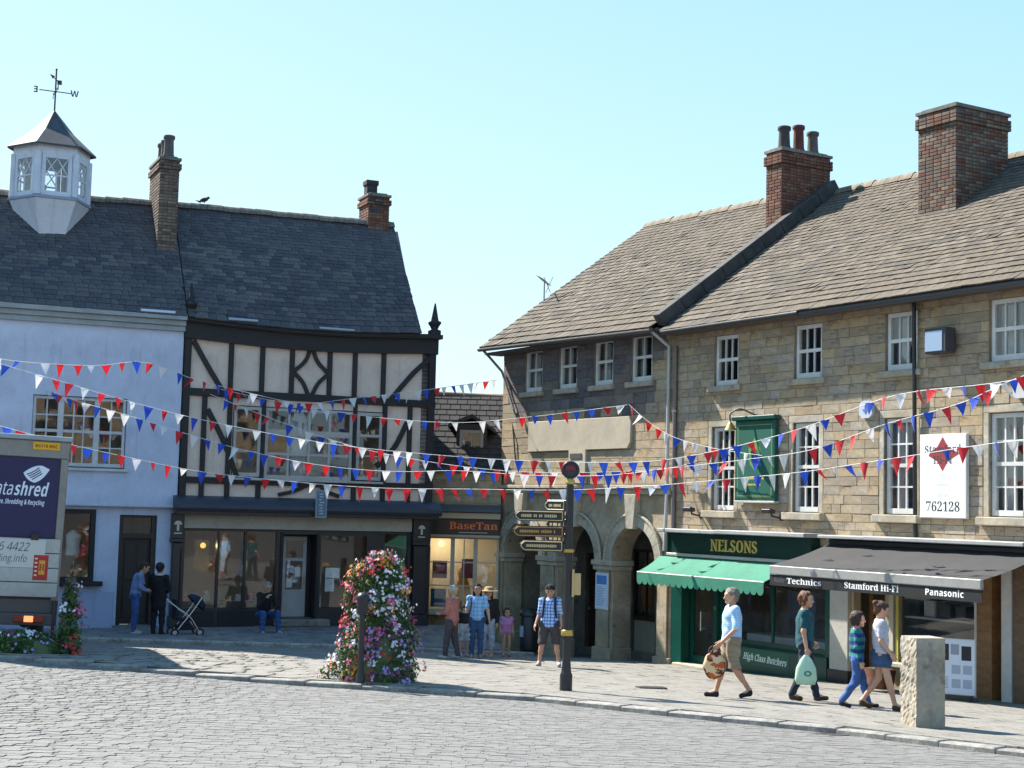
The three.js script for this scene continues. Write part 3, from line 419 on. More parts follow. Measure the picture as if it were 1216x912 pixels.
{ // hi-fi shopfront
  const B = SB;
  put(B, 'canopy_ledge', mg([b2(X(14.05), X(15.4), 3.475, 3.55, 0, .66, .02), b2(X(15.41), X(19.4), 3.475, 3.56, 0, .68, .02), b2(X(19.41), X(23.4), 3.475, 3.56, 0, .66, .02)]), M.lead);
  put(B, 'pilaster', b2(X(13.82), X(14.36), .0, 3.3, -.25, .08, .01), creamP); put(B, 'pilaster_base', b2(X(13.78), X(14.40), .0, .75, -.25, .11, .01), M.black);
  const tan = mat(C(.40, .20, .07), { map: T.wood, roughness: .5 }), cream2 = paint(C(.66, .62, .5));
  put(B, 'shop_wall', ext(holed(rc(X(14.37), X(20.6), 0, 3.3), [[X(14.45), X(15.35), 0, 3.0], [X(15.65), X(17.85), 1.0, 3.05], [X(18.75), X(20.2), 0.2, 3.0]]), .2, -.2), mat(C(.5, .42, .28), { map: T.plaster }));
  put(B, 'end_wall', b2(X(20.61), X(23.49), -.2, 3.29, -.26, -.01, .01), ashlar);
  const W1 = sash(B, X(15.65), X(17.85), 1.0, 3.05, 1, 1, -.06, { m: cream2, f: .06 });
  put(B, 'window_post', b2(X(15.5), X(15.63), .7, 3.2, .003, .06, .01), cream2); put(B, 'window_post', b2(X(15.66), X(15.74), 1.05, 3.1, .003, .03, .01), paint(C(.70, .62, .12)));
  put(B, 'stall_riser', b2(X(15.4), X(17.9), .2, .98, .003, .07, .01), mat(C(.42, .33, .2), { map: T.plaster }));
  put(B, 'window_ledge', b2(X(15.4), X(17.95), .98, 1.07, .0, .2, .015), cream2);
  const dr = put(B, 'door', mg([b2(X(14.45), X(14.55), .5, 3.0, -.5, -.44), b2(X(15.25), X(15.35), .5, 3.0, -.5, -.44), b2(X(14.55), X(15.25), .5, .9, -.5, -.44), b2(X(14.55), X(15.25), 2.85, 3.0, -.5, -.44)]), tan); put(dr, 'pane', face(.7, 1.95, X(14.9), 1.87, -.47), M.glass);
  put(B, 'tan_post', b2(X(17.95), X(18.32), .2, 3.3, .003, .26, .015), tan); put(B, 'tan_post', b2(X(18.95), X(19.25), .2, 3.3, .003, .40, .015), mat(C(.26, .16, .09), { map: T.wood, roughness: .5 }));
  put(B, 'white_post', b2(X(18.62), X(18.86), .6, 3.3, .003, .36, .015), M.white); put(B, 'white_post', b2(X(17.86), X(17.94), .6, 3.2, .003, .22, .01), M.white); put(B, 'white_post', b2(X(19.28), X(19.40), .55, 3.3, .003, .46, .01), M.white);
  sash(B, X(19.3), X(20.2), .7, 3.0, 1, 2, -.06, { m: M.white });
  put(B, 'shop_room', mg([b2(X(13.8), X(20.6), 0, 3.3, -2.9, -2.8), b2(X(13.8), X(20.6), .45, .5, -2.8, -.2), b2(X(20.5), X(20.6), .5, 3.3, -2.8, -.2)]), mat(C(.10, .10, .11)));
  const shelf = mat(C(.34, .33, .31)); put(B, 'display_shelf', b2(X(15.7), X(17.8), 1.95, 1.99, -.7, -.2), shelf); put(B, 'display_shelf', b2(X(15.7), X(17.8), 1.05, 1.1, -.9, -.2), shelf);
  const r = RNG(4); for (let i = 0; i < 9; i++) { const top = i > 4, x = X(15.85 + (i % 5) * .4), h = .18 + r() * .2, w = .2 + r() * .12, y = top ? 1.99 : 1.1; const o = put(scene, 'hifi_unit', mg([b2(-w / 2, w / 2, 0, h, -.14, .14, .01), b2(-w / 2 + .02, w / 2 - .02, .03, h - .03, .14, .15)]), i % 3 ? M.black : paint(C(.5, .5, .52))); o.position.copy(RW(x + S0, y + .002, -.45)); o.rotation.y = RT; o.userData = { label: (i % 3 ? 'black' : 'silver') + ' hi-fi unit, ' + ['first', 'second', 'third', 'fourth', 'fifth'][i % 5] + ' from the left on the ' + (top ? 'upper' : 'lower') + ' window shelf', category: 'hi-fi unit', group: 'hi-fi units in the window' }; }
}
/* things fixed to the shop wall */
{
  const S = thing('hanging_sign', 'tall dark green painted board with a gold crest above the butcher shop', 'sign', RW(11.43, 4.24, 0), RT);
  put(S, 'board', b2(-.68, .68, 0, 1.82, .06, .16, .015), paint(C(.006, .12, .085), .4)); put(S, 'top_moulding', b2(-.74, .74, 1.82, 1.92, .02, .24, .02), shopGreen); put(S, 'bottom_rail', b2(-.70, .70, -.05, 0, .04, .18, .01), creamP);
  put(S, 'painted_face', face(1.26, 1.7, 0, .91, .163), canvasMat(256, 346, (x, w, h) => { x.fillStyle = '#0a5445'; x.fillRect(0, 0, w, h); x.strokeStyle = '#a08a3c'; x.lineWidth = 3; x.strokeRect(10, 10, w - 20, h - 20); x.fillStyle = '#5f8a4c'; x.beginPath(); x.moveTo(128, 70); x.lineTo(170, 120); x.lineTo(160, 190); x.lineTo(128, 220); x.lineTo(96, 190); x.lineTo(86, 120); x.fill(); x.fillStyle = '#0a5445'; x.beginPath(); x.arc(128, 145, 26, 0, 7); x.fill(); x.fillStyle = '#b39a45'; x.fillRect(60, 250, 136, 10); x.fillRect(84, 280, 88, 8); }));
  const l = thing('sign_lamp', 'swan-neck brass lamp over the green hanging board', 'lamp', RW(11.2, 5.9, 0), RT);
  put(l, 'arm', new THREE.TubeGeometry(new THREE.CatmullRomCurve3([V(.5, .25, 0), V(.2, .28, .1), V(-.15, .42, .3), V(-.32, .3, .42), V(-.28, .12, .45)]), 20, .018, 6), M.iron); put(l, 'shade', lathe([[.03, .12], [.06, .08], [.14, -.06], [.13, -.06], [.03, .1]], 14).translate(-.28, 0, .45), M.gold);
  const h = thing('sign_board', 'white board with a red diamond emblem and the number 762128', 'sign', RW(16.97, 3.95, 0), RT);
  put(h, 'panel', b2(-.6, .6, 0, 1.64, .02, .10, .012), M.white);
  put(h, 'printed_face', face(1.16, 1.6, 0, .82, .103), canvasMat(512, 706, (x, w, h) => {
    x.fillStyle = '#dfe3e6'; x.fillRect(0, 0, w, h); x.fillStyle = '#8e2b33'; x.save(); x.translate(256, 165); const d = 150; x.beginPath(); x.moveTo(0, -d); x.lineTo(62, -62); x.lineTo(d + 40, 0); x.lineTo(62, 62); x.lineTo(0, d); x.lineTo(-62, 62); x.lineTo(-d - 40, 0); x.lineTo(-62, -62); x.closePath(); x.fill(); x.restore();
    x.textAlign = 'center'; x.fillStyle = '#26262c'; x.font = 'bold 92px serif'; x.save(); x.translate(256, 155); x.scale(.95, 1); x.fillText('Stamford', 0, 0); x.fillText('Hi-Fi', 0, 92); x.restore();
    x.fillStyle = '#8f9aa6'; x.font = '40px serif'; x.fillText('for', 256, 360); x.fillText('sound', 256, 440); x.fillText('advice', 256, 530); x.fillStyle = '#18181c'; x.font = 'bold 118px serif'; x.save(); x.translate(256, 655); x.scale(.98, 1); x.fillText('762128', 0, 0); x.restore();
  }));
  const fl = thing('floodlight', 'square floodlight on the wall between the last two upper windows', 'floodlight', RW(17.0, 7.15, 0), RT); put(fl, 'housing', b2(-.28, .28, 0, .5, .08, .36, .03), mat(C(.06, .06, .07))); put(fl, 'lens', b2(-.24, .2, .04, .44, .36, .375, .006), mat(C(.26, .36, .5), { roughness: .2 })); put(fl, 'bracket', b2(-.06, .06, .15, .3, 0, .09), M.iron);
  const al = thing('alarm_box', 'white bell-shaped alarm box left of the third tall window', 'alarm', RW(14.86, 5.98, 0), RT); put(al, 'case', ext(poly([[-.19, .08], [-.1, 0], [.1, 0], [.19, .08], [.17, .3], [.08, .36], [-.08, .36], [-.17, .3]]), .1, .005), paint(C(.66, .72, .82))); put(al, 'emblem', mg([box(.03, .18, .01, 0, .19, .112), box(.14, .03, .01, 0, .17, .112)]), mat(C(.12, .2, .45)));
  const al2 = put(scene, 'alarm_box', ext(poly([[-.17, .06], [-.1, 0], [.1, 0], [.17, .06], [.17, .32], [-.17, .32]]), .1, .005), paint(C(.7, .7, .7))); al2.position.copy(RW(18.85, 6.2, 0)); al2.rotation.y = RT; al2.userData = { label: 'pale alarm box at the right edge above the last tall window', category: 'alarm' };
  for (const [u, t] of [[9.25, 'left of the first tall window over the butcher'], [12.1, 'left of the second tall window over the butcher']]) { const f = thing('spotlight', 'small black spotlight bracketed ' + t, 'spotlight', RW(u, 3.86, 0), RT, 'spotlights over the butcher shop'); put(f, 'head', b2(-.14, .14, .1, .2, .22, .40, .02).rotateX(0), M.iron); put(f, 'bracket', mg([rod(V(.1, .0, .0), V(.1, .05, .3), .022), rod(V(.1, .05, .3), V(.1, .22, .32), .02), b2(.05, .15, -.05, .1, 0, .03)]), M.iron); }
  const ae = thing('tv_aerial', 'thin television aerial rising behind the arcaded building roof edge', 'aerial', RW(-.05, 9.75, -1.35), RT); put(ae, 'mast', rod(V(0, -.4, 0), V(0, 1.0, 0), .022), M.grey); const boom = V(.55, .1, .6).normalize(); const bm = put(ae, 'boom', rod(boom.clone().multiplyScalar(-.45).setY(.92), boom.clone().multiplyScalar(.6).setY(1.0), .018), M.grey);
  for (let i = 0; i < 7; i++) put(ae, 'element', rod(V(-.09, .06, .09), V(.09, -.06, -.09), .007, .007, 5).translate(boom.x * (-.4 + i * .15), .93 + i * .012, boom.z * (-.4 + i * .15)), M.grey); put(ae, 'reflector', mg([rod(V(-.1, .24, .1), V(.05, -.24, -.05), .01), rod(V(.1, .24, -.1), V(-.05, -.24, .05), .01)]).translate(boom.x * -.45, .92, boom.z * -.45), M.grey);
}

/* ---------- pale blue rendered house (shaded side, left) ---------- */
const blueP = mat(C(.58, .64, .81), { map: T.render, roughness: .7 }), blueTrim = mat(C(.62, .68, .80), { map: T.plaster, roughness: .6 });
{
  const B = thing('rendered_house', 'pale blue rendered house with a lantern on its slate roof', 'house', LW(-.38, 0, 0), LT), X = u => u + .38, U0 = -9.6;
  put(B, 'wall', ext(holed(rc(X(U0), -.02, 3.14, 7.7), [[X(-4.12), X(-1.78), 4.05, 5.86], [X(-8.3), X(-6.2), 4.05, 5.86]]), .35, -.35), blueP);
  put(B, 'jetty_lip', b2(X(U0), -.02, 3.08, 3.14, -.35, .04, .015), blueTrim);
  put(B, 'ground_wall', ext(holed(rc(X(U0), -.02, -.3, 3.08), [[X(-4.6), X(-2.42), 1.18, 3.0], [X(-1.82), X(-.86), -.05, 2.88]]), .3, -.42), blueP);
  put(B, 'plinth', mg([b2(X(U0), X(-1.9), -.3, .92, -.12, -.07, .015), b2(X(-.8), -.02, -.3, .92, -.12, -.07, .015)]), mat(C(.42, .50, .72), { map: T.render }));
  put(B, 'cornice', mg([b2(X(U0), 0, 7.70, 7.84, -.3, .10, .02), b2(X(U0), 0, 7.84, 7.98, -.3, .17, .02), b2(X(U0), 0, 7.98, 8.13, -.3, .28, .02)]), mat(C(.40, .46, .50), { map: T.plaster }));
  // tripartite window: narrow, wide, narrow
  const wm = paint(C(.66, .70, .74)); const y0 = 4.08, y1 = 5.84;
  sash(B, X(-4.1), X(-3.42), y0, y1, 2, 4, -.1, { m: wm, f: .07 }); sash(B, X(-3.42), X(-2.52), y0, y1, 3, 4, -.1, { m: wm, f: .07 }); sash(B, X(-2.52), X(-1.8), y0, y1, 2, 4, -.1, { m: wm, f: .07 });
  put(B, 'window_sill', b2(X(-4.2), X(-1.7), 3.97, 4.05, -.14, .08, .015), wm); sash(B, X(-8.28), X(-6.22), y0, y1, 5, 4, -.1, { m: wm });
  put(B, 'shop_window_frame', mg([b2(X(-4.6), X(-4.5), 1.18, 3.0, -.3, -.1), b2(X(-2.54), X(-2.42), 1.18, 3.0, -.3, -.1), b2(X(-4.5), X(-2.54), 2.88, 3.0, -.3, -.1), b2(X(-4.5), X(-2.54), 1.18, 1.28, -.3, -.1)]), M.timber);
  put(B, 'pane', face(1.96, 1.6, X(-3.52), 2.08, -.2), M.glass); put(B, 'window_sill', b2(X(-4.7), X(-2.2), 1.06, 1.18, -.42, .06, .015), M.timber);
  const D = put(B, 'door', mg([b2(X(-1.82), X(-1.70), .05, 2.88, -.34, -.2), b2(X(-.98), X(-.86), .05, 2.88, -.34, -.2), b2(X(-1.70), X(-.98), 2.28, 2.40, -.34, -.2), b2(X(-1.70), X(-.98), 2.8, 2.88, -.34, -.2), b2(X(-1.70), X(-.98), .1, 2.28, -.38, -.32), b2(X(-1.64), X(-1.38), .25, 1.05, -.32, -.30, .01), b2(X(-1.30), X(-1.04), .25, 1.05, -.32, -.30, .01), b2(X(-1.64), X(-1.38), 1.2, 2.15, -.32, -.30, .01), b2(X(-1.30), X(-1.04), 1.2, 2.15, -.32, -.30, .01)]), mat(C(.028, .022, .022), { map: T.wood, roughness: .5 })); put(D, 'fanlight', face(.72, .4, X(-1.34), 2.6, -.3), M.glass); put(D, 'handle', new THREE.SphereGeometry(.035, 10, 8).translate(X(-1.1), 1.12, -.28), M.gold);
  put(B, 'door_step', b2(X(-1.9), X(-.8), -.3, .06, -.42, .12, .02), mat(C(.35, .34, .33), { map: T.grit }));
  put(B, 'inner_wall', mg([b2(X(U0) + .3, -.3, 3.2, 7.6, -4.7, -4.6), b2(X(U0) + .3, -.3, -.2, 3.0, -4.7, -4.6), b2(X(U0) + .3, -.3, 7.62, 7.68, -4.6, -.43), b2(X(U0) + .3, -.3, 3.02, 3.12, -4.6, -.43)]), M.room);
  shellWalls(B, X(U0), -.02, -.3, 8.05, 11.35, -2.4, -5.2, -.43, blueP);
  rakedRoof(B, X(U0), -.005, 8.16, 8.12, 11.15, 11.5, .24, -2.4, -5.0, 33, 30, .27, slateL, (a, b) => b[0] - a[0] + (a[2] - b[2]) * 3);
  put(B, 'skylight', b2(X(-1.6), X(-.7), 8.13, 8.2, .05, .3, .02).rotateX(0), mat(C(.5, .6, .75), { roughness: .2 }));
  chimney(B, X(-.98), X(-.46), 9.75, 12.5, -2.7, -1.2, 43, brickBuff, { flash: 1, cap: 3, pots: [[X(-.72), -1.5, .72, .14, C(.20, .18, .17)], [X(-.72), -1.95, .68, .13, C(.22, .2, .18)], [X(-.72), -2.4, .68, .13, C(.2, .18, .17)]] });
}
{ // figures' window display, seen past the truck
  const h = thing('display_torso', 'white shirt on a stand behind the dark shop window by the truck', 'display', LW(-2.85, 1.2, -.9), LT); put(h, 'shirt', lathe([[0, 1.25], [.06, 1.24], [.2, 1.12], [.17, .85], [.19, .6], [0, .6]], 14).scale(1, 1, .6), M.white); put(h, 'stand', mg([cyl(.02, .02, .6), cyl(.16, .16, .03)]), M.iron);
}
{ // roof lantern with weather vane
  const Q = thing('roof_lantern', 'hexagonal white lantern with glazed sides flaring above the slate roof', 'lantern', LW(-3.72, 9.93, -2.0), LT);
  const A = [0, 1, 2, 3, 4, 5].map(i => rad(-75.7 + 60 * i) - LT + rad(90 - 90)), pt = (i, r, y) => { const a = rad(-75.7 + 60 * i) + LT * -1 + rad(12); return V(Math.sin(a) * r, y, Math.cos(a) * r); };
  const w = mat(C(.68, .72, .82), { map: T.render, roughness: .55 });
  const hex = (pr) => { const P = []; for (let k = 0; k < pr.length - 1; k++) for (let i = 0; i < 6; i++) { const a = pt(i, pr[k][0], pr[k][1]), b = pt(i + 1, pr[k][0], pr[k][1]), c = pt(i + 1, pr[k + 1][0], pr[k + 1][1]), d = pt(i, pr[k + 1][0], pr[k + 1][1]); for (const q of [a, b, c, a, c, d]) P.push(q.x, q.y, q.z); } const g = new THREE.BufferGeometry(); g.setAttribute('position', new THREE.Float32BufferAttribute(P, 3)); g.computeVertexNormals(); return uvm(g, .5); };
  put(Q, 'base', hex([[.54, -1.2], [.54, -.06], [1.04, 1.16]]), w); put(Q, 'base_moulding', hex([[1.04, 1.16], [1.09, 1.17], [1.09, 1.23], [1.0, 1.25], [.9, 1.25]]), mat(C(.25, .3, .38)));
  put(Q, 'head_band', hex([[1.0, 2.36], [1.0, 2.62], [.9, 2.62], [.9, 2.36], [1.0, 2.36]]), w);
  for (let i = 0; i < 6; i++) {
    const a = pt(i, .97, 1.25), b = pt(i + 1, .97, 1.25); put(Q, 'post', rod(a, a.clone().setY(2.40), .10, .10, 6), w);
    const d = b.clone().sub(a), L = d.length(), n = V(0, 0, 0).add(a).add(b).multiplyScalar(.5).setY(0), ry = Math.atan2(n.x, n.z), mid = a.clone().add(b).multiplyScalar(.5);
    const bars = [b2(-L / 2 + .1, -L / 2 + .2, 0, 1.12, -.03, .03), b2(L / 2 - .2, L / 2 - .1, 0, 1.12, -.03, .03), b2(-L / 2 + .2, L / 2 - .2, 0, .12, -.03, .03), b2(-L / 2 + .2, L / 2 - .2, 1.0, 1.12, -.03, .03), b2(-L / 2 + .2, L / 2 - .2, .52, .56, -.02, .02), b2(-.02, .02, .12, .52, -.02, .02), bar(-L / 2 + .2, .56, 0, 1.0, .03, -.018, .018), bar(0, .56, -L / 2 + .2, 1.0, .03, -.018, .018), bar(0, .56, L / 2 - .2, 1.0, .03, -.018, .018), bar(L / 2 - .2, .56, 0, 1.0, .03, -.018, .018)];
    const f = put(Q, 'window', mg(bars), w, mid.x, 1.25, mid.z); f.rotation.y = ry;
    const pn = put(f, 'pane', unitPane, M.glass, 0, .56, 0); pn.scale.set(L - .4, .88, 1);
  }
  put(Q, 'roof', hex([[1.16, 2.56], [1.16, 2.61], [.55, 3.12], [.02, 3.72]]), mat(C(.065, .072, .085), { map: T.slate, roughness: .65 }));
  put(Q, 'weather_vane', mg([rod(V(0, 3.65, 0), V(0, 4.85, 0), .022), rod(V(-.42, 4.25, 0), V(.42, 4.25, 0), .014), rod(V(0, 4.25, -.4), V(0, 4.25, .4), .014), new THREE.SphereGeometry(.04, 10, 8).translate(0, 4.25, 0), new THREE.SphereGeometry(.03, 8, 6).translate(0, 4.86, 0), rod(V(-.12, 4.66, .05), V(.12, 4.5, -.05), .012), new THREE.ConeGeometry(.05, .14, 6).rotateZ(.9).translate(-.12, 4.66, .05), box(.12, .12, .012, .1, 4.52, -.04)]), M.iron);
  const sans = await new FontLoader().loadAsync('fonts/droid/droid_sans_bold.typeface.json');
  for (const [c, x, z, ry] of [['W', .5, 0, 0], ['E', -.5, 0, Math.PI], ['N', 0, .5, Math.PI / 2], ['S', 0, -.5, Math.PI / 2]]) { const g = new TextGeometry(c, { font: sans, size: .17, depth: .012, curveSegments: 3 }); g.computeBoundingBox(); g.translate(-(g.boundingBox.max.x) / 2, 0, 0); const o = put(Q, 'vane_letter', g, M.iron, x, 4.17, z); o.rotation.y = ry; }
}
/* ---------- half-timbered shop ---------- */
{
  const B = thing('timbered_shop', 'half-timbered black and cream shop building with a curved slate roof', 'building', LW(-.36, 0, 0), LT), X = u => u + .36, U1 = 6.72;
  const cream = mat(C(.78, .63, .54), { map: T.render, roughness: .8 }), bm = M.timber;
  const wr = [X(1.0), X(5.22), 3.9, 5.85];
  put(B, 'wall', ext(holed(rc(.01, X(U1), 3.2, 8.0), [wr]), .3, -.33), cream);
  const sagY = x => -.13 * Math.sin(Math.min(1, Math.max(0, x / X(6.3))) * 3.14), band = (y0, y1, z0, z1, ex) => { const s = new THREE.Shape(), n = 16, P = []; for (let i = 0; i <= n; i++) { const x = lerp(-ex, X(U1) + ex, i / n); P.push([x, y0 + sagY(x)]); } for (let i = n; i >= 0; i--) { const x = lerp(-ex, X(U1) + ex, i / n); P.push([x, y1 + sagY(x)]); } return uvm(new THREE.ExtrudeGeometry(poly(P), { depth: z1 - z0, bevelEnabled: false }).translate(0, 0, z0), .5); };
  put(B, 'eaves_fascia', mg([band(7.55, 7.98, -.05, .10, .02), band(7.98, 8.1, -.05, .22, .1)]), bm);
  // beams and studs, each its own piece
  const beam = (x0, y0, x1, y1, w = .15, z = .05) => put(B, 'beam', bar(X(x0), y0, X(x1), y1, w, -.04, z), bm);
  beam(-.36, 6.14, 6.72, 6.14, .2, .055); beam(-.36, 3.83, 6.72, 3.83, .17, .055); beam(-.28, 3.3, -.28, 7.55, .18, .06); beam(6.6, 3.3, 6.6, 7.55, .2, .06);
  for (const u of [.88, 1.73, 2.55, 3.61, 4.33, 5.16]) beam(u, 6.24, u, 7.55, .13); for (const u of [.22, .9, 1.74]) beam(u, 3.4, u, u === 1.74 ? 3.74 : 6.04, .13); for (const u of [5.24, 5.98, 4.4]) beam(u, 3.4, u, u === 4.4 ? 3.74 : 6.04, .13);
  beam(1.82, 3.92, 1.82, 6.04, .10, .06); beam(4.38, 3.92, 4.38, 6.04, .10, .06);
  const brace = (pts, w) => { const c = new THREE.CatmullRomCurve3(pts.map(p => V(X(p[0]), p[1], 0))), P = c.getPoints(10), s = new THREE.Shape(), up = [], dn = []; P.forEach((p, i) => { const t = c.getTangent(i / 10), n = V(-t.y, t.x, 0).multiplyScalar(w / 2); up.push(p.clone().add(n)); dn.push(p.clone().sub(n)); });[...up, ...dn.reverse()].forEach((p, i) => i ? s.lineTo(p.x, p.y) : s.moveTo(p.x, p.y)); put(B, 'brace', ext(s, .075, -.03), bm); };
  brace([[-.15, 7.5], [.25, 6.85], [.68, 6.2]], .13); brace([[6.55, 7.45], [6.1, 7.05], [5.75, 6.65], [5.38, 6.2]], .13);
  brace([[.3, 5.7], [.75, 4.9], [1.15, 3.95]], .13); brace([[5.9, 5.6], [5.55, 4.9], [5.05, 4.35]], .13); brace([[2.3, 3.5], [2.7, 3.6], [3.1, 3.78]], .1); brace([[4.0, 3.5], [3.7, 3.6], [3.45, 3.78]], .1);
  // concave lozenge
  brace([[3.05, 7.5], [2.92, 7.15], [2.62, 6.85]], .10); brace([[2.62, 6.80], [2.86, 6.55], [3.03, 6.2]], .10); brace([[3.11, 7.5], [3.25, 7.15], [3.55, 6.85]], .10); brace([[3.55, 6.80], [3.3, 6.55], [3.12, 6.2]], .10);
  const wm = paint(C(.55, .52, .50));
  sash(B, X(1.02), X(1.76), 3.96, 5.82, 1, 3, -.02, { m: wm, mid: 2, f: .08 }); sash(B, X(1.88), X(4.32), 3.92, 5.82, 4, 3, -.02, { m: wm, mid: 2, f: .08, b: .07, curtain: [[.3, .5]] }); sash(B, X(4.44), X(5.18), 3.96, 5.82, 1, 3, -.02, { m: wm, mid: 2, f: .08 });
  put(B, 'window_sill', b2(X(1.0), X(5.22), 3.86, 3.925, -.1, .12, .015), wm);
  // shop canopy, signboard and columns
  put(B, 'shop_canopy', uvm(new THREE.ExtrudeGeometry(poly([[0, 3.02], [.42, 3.02], [.46, 3.10], [.46, 3.2], [.3, 3.34], [0, 3.42]]), { depth: X(6.85) + .14, bevelEnabled: false }).rotateY(-Math.PI / 2).translate(X(6.85), 0, 0), .5), mat(C(.05, .06, .085), { map: T.plaster, roughness: .5 }));
  put(B, 'canopy_soffit', b2(-.1, X(6.8), 2.94, 3.015, .0, .36), M.black);
  put(B, 'signboard', b2(X(-.2), X(6.12), 2.57, 2.93, .0, .07, .01), mat(C(.52, .47, .38), { map: T.plaster }));
  [[-.52, -.22], [6.14, 6.62]].forEach(([a, b]) => { put(B, 'column', mg([b2(X(a), X(b), -.3, .3, -.1, .16, .02), b2(X(a) + .04, X(b) - .04, .3, 2.2, -.1, .12, .03), b2(X(a) - .02, X(b) + .02, 2.2, 2.3, -.1, .18, .02), b2(X(a), X(b), 2.3, 2.95, -.1, .14, .015)]), M.black); const cx = (X(a) + X(b)) / 2; const m = put(B, 'painted_emblem', mg([new THREE.CylinderGeometry(.1, .1, .01, 16, 1, false, 0, Math.PI).rotateX(Math.PI / 2).rotateZ(Math.PI / 2).translate(cx, 2.66, .147), b2(cx - .03, cx + .03, 2.5, 2.68, .142, .152), b2(cx - .1, cx + .1, 2.42, 2.45, .142, .15)]), mat(C(.55, .5, .42))); });
  put(B, 'shop_front', ext(holed(rc(X(-.22), X(6.14), -.3, 2.57), [[X(-.14), X(.72), .5, 2.5], [X(.78), X(1.45), .5, 2.5], [X(1.51), X(2.32), .5, 2.5], [X(2.5), X(3.42), .2, 2.45], [X(3.56), X(4.86), .5, 2.42], [X(5.36), X(6.06), .5, 2.5]]), .18, -.22), M.black);
  [[-.14, .72, .5, 2.5], [.78, 1.45, .5, 2.5], [1.51, 2.32, .5, 2.5], [3.56, 4.86, .5, 2.42], [5.36, 6.06, .5, 2.5]].forEach(([a, b, c, d]) => { const p = put(B, 'shop_pane', unitPane, M.glass, (X(a) + X(b)) / 2, (c + d) / 2, -.1); p.scale.set(b - a, d - c, 1); });
  put(B, 'lower_panel', mg([b2(X(-.1), X(.7), -.1, .42, -.04, -.01, .01), b2(X(.8), X(2.3), -.1, .42, -.04, -.01, .01)]), M.timber);
  const wd = paint(C(.55, .55, .56)); const D = put(B, 'door', mg([b2(X(2.62), X(2.72), .22, 2.38, -.6, -.54), b2(X(3.2), X(3.3), .22, 2.38, -.6, -.54), b2(X(2.72), X(3.2), .22, .95, -.6, -.54), b2(X(2.72), X(3.2), 1.72, 1.8, -.6, -.54), b2(X(2.72), X(3.2), 2.28, 2.38, -.6, -.54)]), wd); put(D, 'pane', face(.48, .77, X(2.96), 1.335, -.57), M.glass); put(D, 'pane', face(.48, .48, X(2.96), 2.04, -.57), M.glass);
  put(D, 'paper_notice', mg([b2(X(3.0), X(3.14), 1.3, 1.56, -.56, -.555), b2(X(2.76), X(2.92), 1.0, 1.25, -.56, -.555)]), M.white); put(D, 'handle', rod(V(X(3.24), 1.1, -.5), V(X(3.24), 1.3, -.5), .014), M.gold);
  put(B, 'door_jamb', mg([b2(X(2.42), X(2.5), .1, 2.5, -.6, -.0), b2(X(3.42), X(3.5), .1, 2.5, -.6, -.0)]), M.timber); put(B, 'door_reveal', mg([b2(X(2.5), X(2.62), .1, 2.45, -.62, -.55), b2(X(3.3), X(3.42), .1, 2.45, -.62, -.55), b2(X(2.5), X(3.42), 2.38, 2.45, -.62, -.55)]), M.timber);
  put(B, 'window_notice', b2(X(3.72), X(4.12), 1.28, 1.56, -.125, -.115), M.white); put(B, 'window_notice', b2(X(3.72), X(3.98), .92, 1.26, -.125, -.115), M.white);
  put(B, 'door_step', b2(X(1.75), X(3.85), -.4, .02, -.1, .75, .03), mat(C(.3, .27, .24), { map: T.grit })); put(B, 'door_step', b2(X(2.3), X(3.75), .02, .2, -.6, .4, .03), mat(C(.42, .38, .34), { map: T.grit }));
  put(B, 'inner_wall', mg([b2(X(-.05), X(6.0), -.2, 3.0, -4.7, -4.6), b2(X(-.05), X(6.0), 3.5, 7.9, -4.7, -4.6), b2(X(-.05), X(6.0), 3.3, 3.4, -4.6, -.35), b2(X(-.05), X(6.0), 7.85, 7.9, -4.6, -.35), b2(X(-.05), X(6.0), .1, .18, -4.6, -.65)]), M.room);
  put(B, 'shop_shelf', b2(X(-.1), X(2.35), .18, .62, -.9, -.3, .02), mat(C(.12, .08, .06)));
  shellWalls(B, .01, X(6.3), -.3, 8.0, 11.4, -2.4, -5.2, -.34, mat(C(.3, .25, .22), { map: T.plaster }));
  put(B, 'side_pier', b2(X(6.3), X(U1), 0, 7.9, -.34, -.33 + .3, .01), M.black);
  rakedRoof(B, .0, X(6.16), 8.12, 8.14, 11.5, 11.56, .24, -2.4, -5.0, 34, 30, .27, slateL, (a, b) => (a[2] - b[2]) * 5 + a[0] * .02 - b[0] * .02, .13);
  chimney(B, X(5.3), X(5.95), 11.2, 12.35, -3.1, -2.2, 44, brickRed.concat([C(.1, .09, .1)]), { cap: 3, pots: [[X(5.48), -2.6, .42, .16, C(.07, .07, .08), 1]] });
  for (const u of [-.26, 6.62]) put(B, 'finial', mg([lathe([[.2, 8.1], [.2, 8.22], [.1, 8.26], [.14, 8.34], [.2, 8.42], [.2, 8.47], [.12, 8.5], [.02, 9.0], [0, 9.0]], 4).rotateY(Math.PI / 4).translate(X(u), 0, .05)]), M.timber);
  put(B, 'gutter_patch', mg([b2(X(.7), X(1.5), 8.07, 8.14, .1, .3, .02), b2(X(3.2), X(4.2), 8.01, 8.07, .1, .3, .02)]), mat(C(.3, .36, .45), { roughness: .3 }));
}
